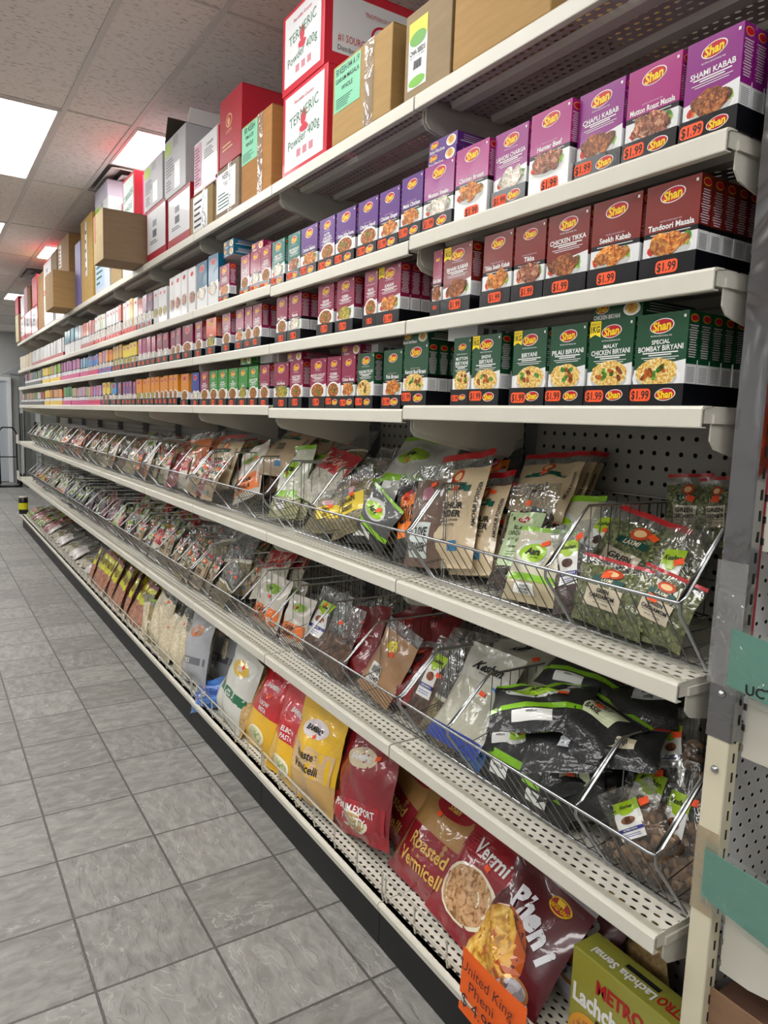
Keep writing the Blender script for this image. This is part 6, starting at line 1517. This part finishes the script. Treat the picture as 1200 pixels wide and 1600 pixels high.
t = empty('orange_box', 'bright orange packet at the right edge beside the chrome post', 'box', None, (1.215, .60, 1.535)); t.rotation_euler = (0, 0, RZ)
mb = MB(); mb.box((-.05, 0, 0), (.04, .1, .16), plain('f05a10', .4, coat=.4)); mb.obj('box_body', t); mb = MB(); panel(mb, -.03, .03, .05, .11, -.0008, plain('f8a060', .4)); mb.obj('label', t)
c = at_z(1084, 1530, .60)
t = empty('carton_box', 'open brown corrugated box at the lower right corner', 'cardboard box', None, (1.19, .56, .40)); t.rotation_euler = (0, 0, RZ)
mb = MB(); CB = cardboard('8a6a50'); zt_ = .185
mb.box((-.16, 0, 0), (.10, .003, zt_), CB); mb.box((-.16, .25, 0), (.10, .253, zt_), CB); mb.box((-.16, .003, 0), (-.157, .25, zt_), CB); mb.box((.097, .003, 0), (.10, .25, zt_), CB); mb.box((-.157, .003, 0), (.097, .25, .003), CB); mb.obj('box_body', t)
mb = MB(); mb.box((-.12, .02, .15), (.08, .2, .165), plain('6a4a3a', .7)); mb.obj('inner_flap', t)

# ================================================================== FAR END
t = empty('store_cooler', 'tall grey glass door cooler beyond the far end of the shelves', 'cooler', None, (1.78, 16.2, 0))
GM = plain('7a7c7a', .35, .3); 
mb = MB(); mb.box((0, 0, 0), (1.2, .9, 2.25), GM); mb.obj('cabinet', t)
mb = MB(); mb.box((-.03, .04, .12), (-.002, .86, 2.0), plain('4a4c46', .2, coat=1)); mb.obj('glass_door', t)
mb = MB(); mb.box((-.06, .40, .9), (-.035, .44, 1.5), BLACK); mb.obj('door_handle', t)
mb = MB(); mb.prism([(-.35, 2.28), (0, 2.5), (1.2, 2.5), (1.2, 2.26), (0, 2.26)], 'y', 0, .9, plain('b8bcc0', .3, .5)); mb.obj('canopy', t)
t = empty('store_cooler', 'second grey cooler further back with pale steel doors', 'cooler', None, (1.86, 14.6, 0))
mb = MB(); mb.box((0.05, 0, .1), (1.1, 1.5, 2.2), plain('8a8c88', .3, .5)); mb.box((.02, 0, 0), (1.1, 1.5, .1), BLACK); mb.obj('cabinet', t)
for k in range(2):
    mb = MB(); mb.box((.0, .03 + k * .74, .2), (.05, .72 + k * .74, 2.1), plain('6a6c60', .2, coat=1)); d_ = mb.obj('door', t)
    mb = MB(); mb.box((-.03, .62 + k * .1, 1.0), (.0, .65 + k * .1, 1.35), BLACK); mb.obj('handle', d_)
t = empty('wall_door', 'white framed glass door at the far left', 'door', None, (1.25, YN - .02, 0)); t.name = 'door_1'; t['kind'] = 'structure'
for q in (((-.6, -.05, 0), (-.52, 0, 2.25)), ((.34, -.05, 0), (.42, 0, 2.25)), ((-.52, -.05, 2.17), (.34, 0, 2.25)), ((-.04, -.05, 0), (.04, 0, 2.17))):
    mb = MB(); mb.box(q[0], q[1], plain('f2f4f6', .4)); mb.obj('door_frame', t)
mb = MB(); mb.box((-.52, -.02, .02), (.34, -.005, 2.17), plain('c4ccd4', .15, coat=1)); mb.obj('door_glass', t)
t = empty('hand_truck', 'black two wheeled hand truck standing by the far white door', 'hand truck', None, (1.50, 16.6, 0))
for s in (-.16, .16):
    mb = MB(); mb.tube([(s, 0, .05), (s, .06, .6), (s, .12, 1.1), (s * .6, .1, 1.2)], .016, BLACK); mb.obj('rail', t)
    mb = MB()
    pts = [(s * 1.3, .12 * math.cos(w * PI / 8), .125 + .12 * math.sin(w * PI / 8)) for w in range(17)]; mb.tube(pts, .03, BLACK); mb.obj('wheel', t, True)
mb = MB(); mb.box((-.2, -.25, .02), (.2, .02, .035), BLACK); mb.obj('toe_plate', t)
mb = MB(); mb.tube([(-.16, .06, .6), (.16, .06, .6)], .012, BLACK); mb.tube([(-.1, .1, 1.2), (.1, .1, 1.2)], .014, BLACK); mb.obj('crossbar', t)
t = empty('tin_can', 'black and yellow tin standing on the far corner of the bottom shelf', 'tin', None, (1.15, YEND + .10, Z_D + .001))
mb = MB(); mb.lathe([(0, 0), (.06, 0), (.06, .06)], (0, 0, 0), BLACK); mb.lathe([(.061, .06), (.061, .15)], (0, 0, 0), plain('e0d818', .4)); mb.lathe([(.06, .15), (.06, .22), (.05, .225), (0, .22)], (0, 0, 0), BLACK); mb.obj('can_body', t, True)
mb = MB(); mb.lathe([(.055, .222), (.057, .23), (.05, .236), (0, .232)], (0, 0, 0), plain('d8d0c0', .3)); mb.obj('lid', t, True)
# end cap shelf at the far end
for z, w in ((Z_D, 'bottom'), (Z_2, 'lower basket'), (Z_1, 'upper basket')):
    t = empty('end_shelf', 'short cream shelf on the far end of the unit at %s level' % w, 'shelf', 'short shelves at the far end', (1.10, YEND + .012, z))
    mb = MB(); mb.box((0, 0, -.03), (.48, .28, 0), CREAM); mb.obj('shelf_deck', t)
    if z == Z_D:
        mb = MB(); mb.box((.05, 0, -z), (.42, .2, -.031), BLACK); mb.obj('base_box', t)
    if z != Z_D:
        mb = MB(); mb.box((-.0, .0, .001), (.004, .27, .09), CREAM2); mb.obj('front_guard', t)
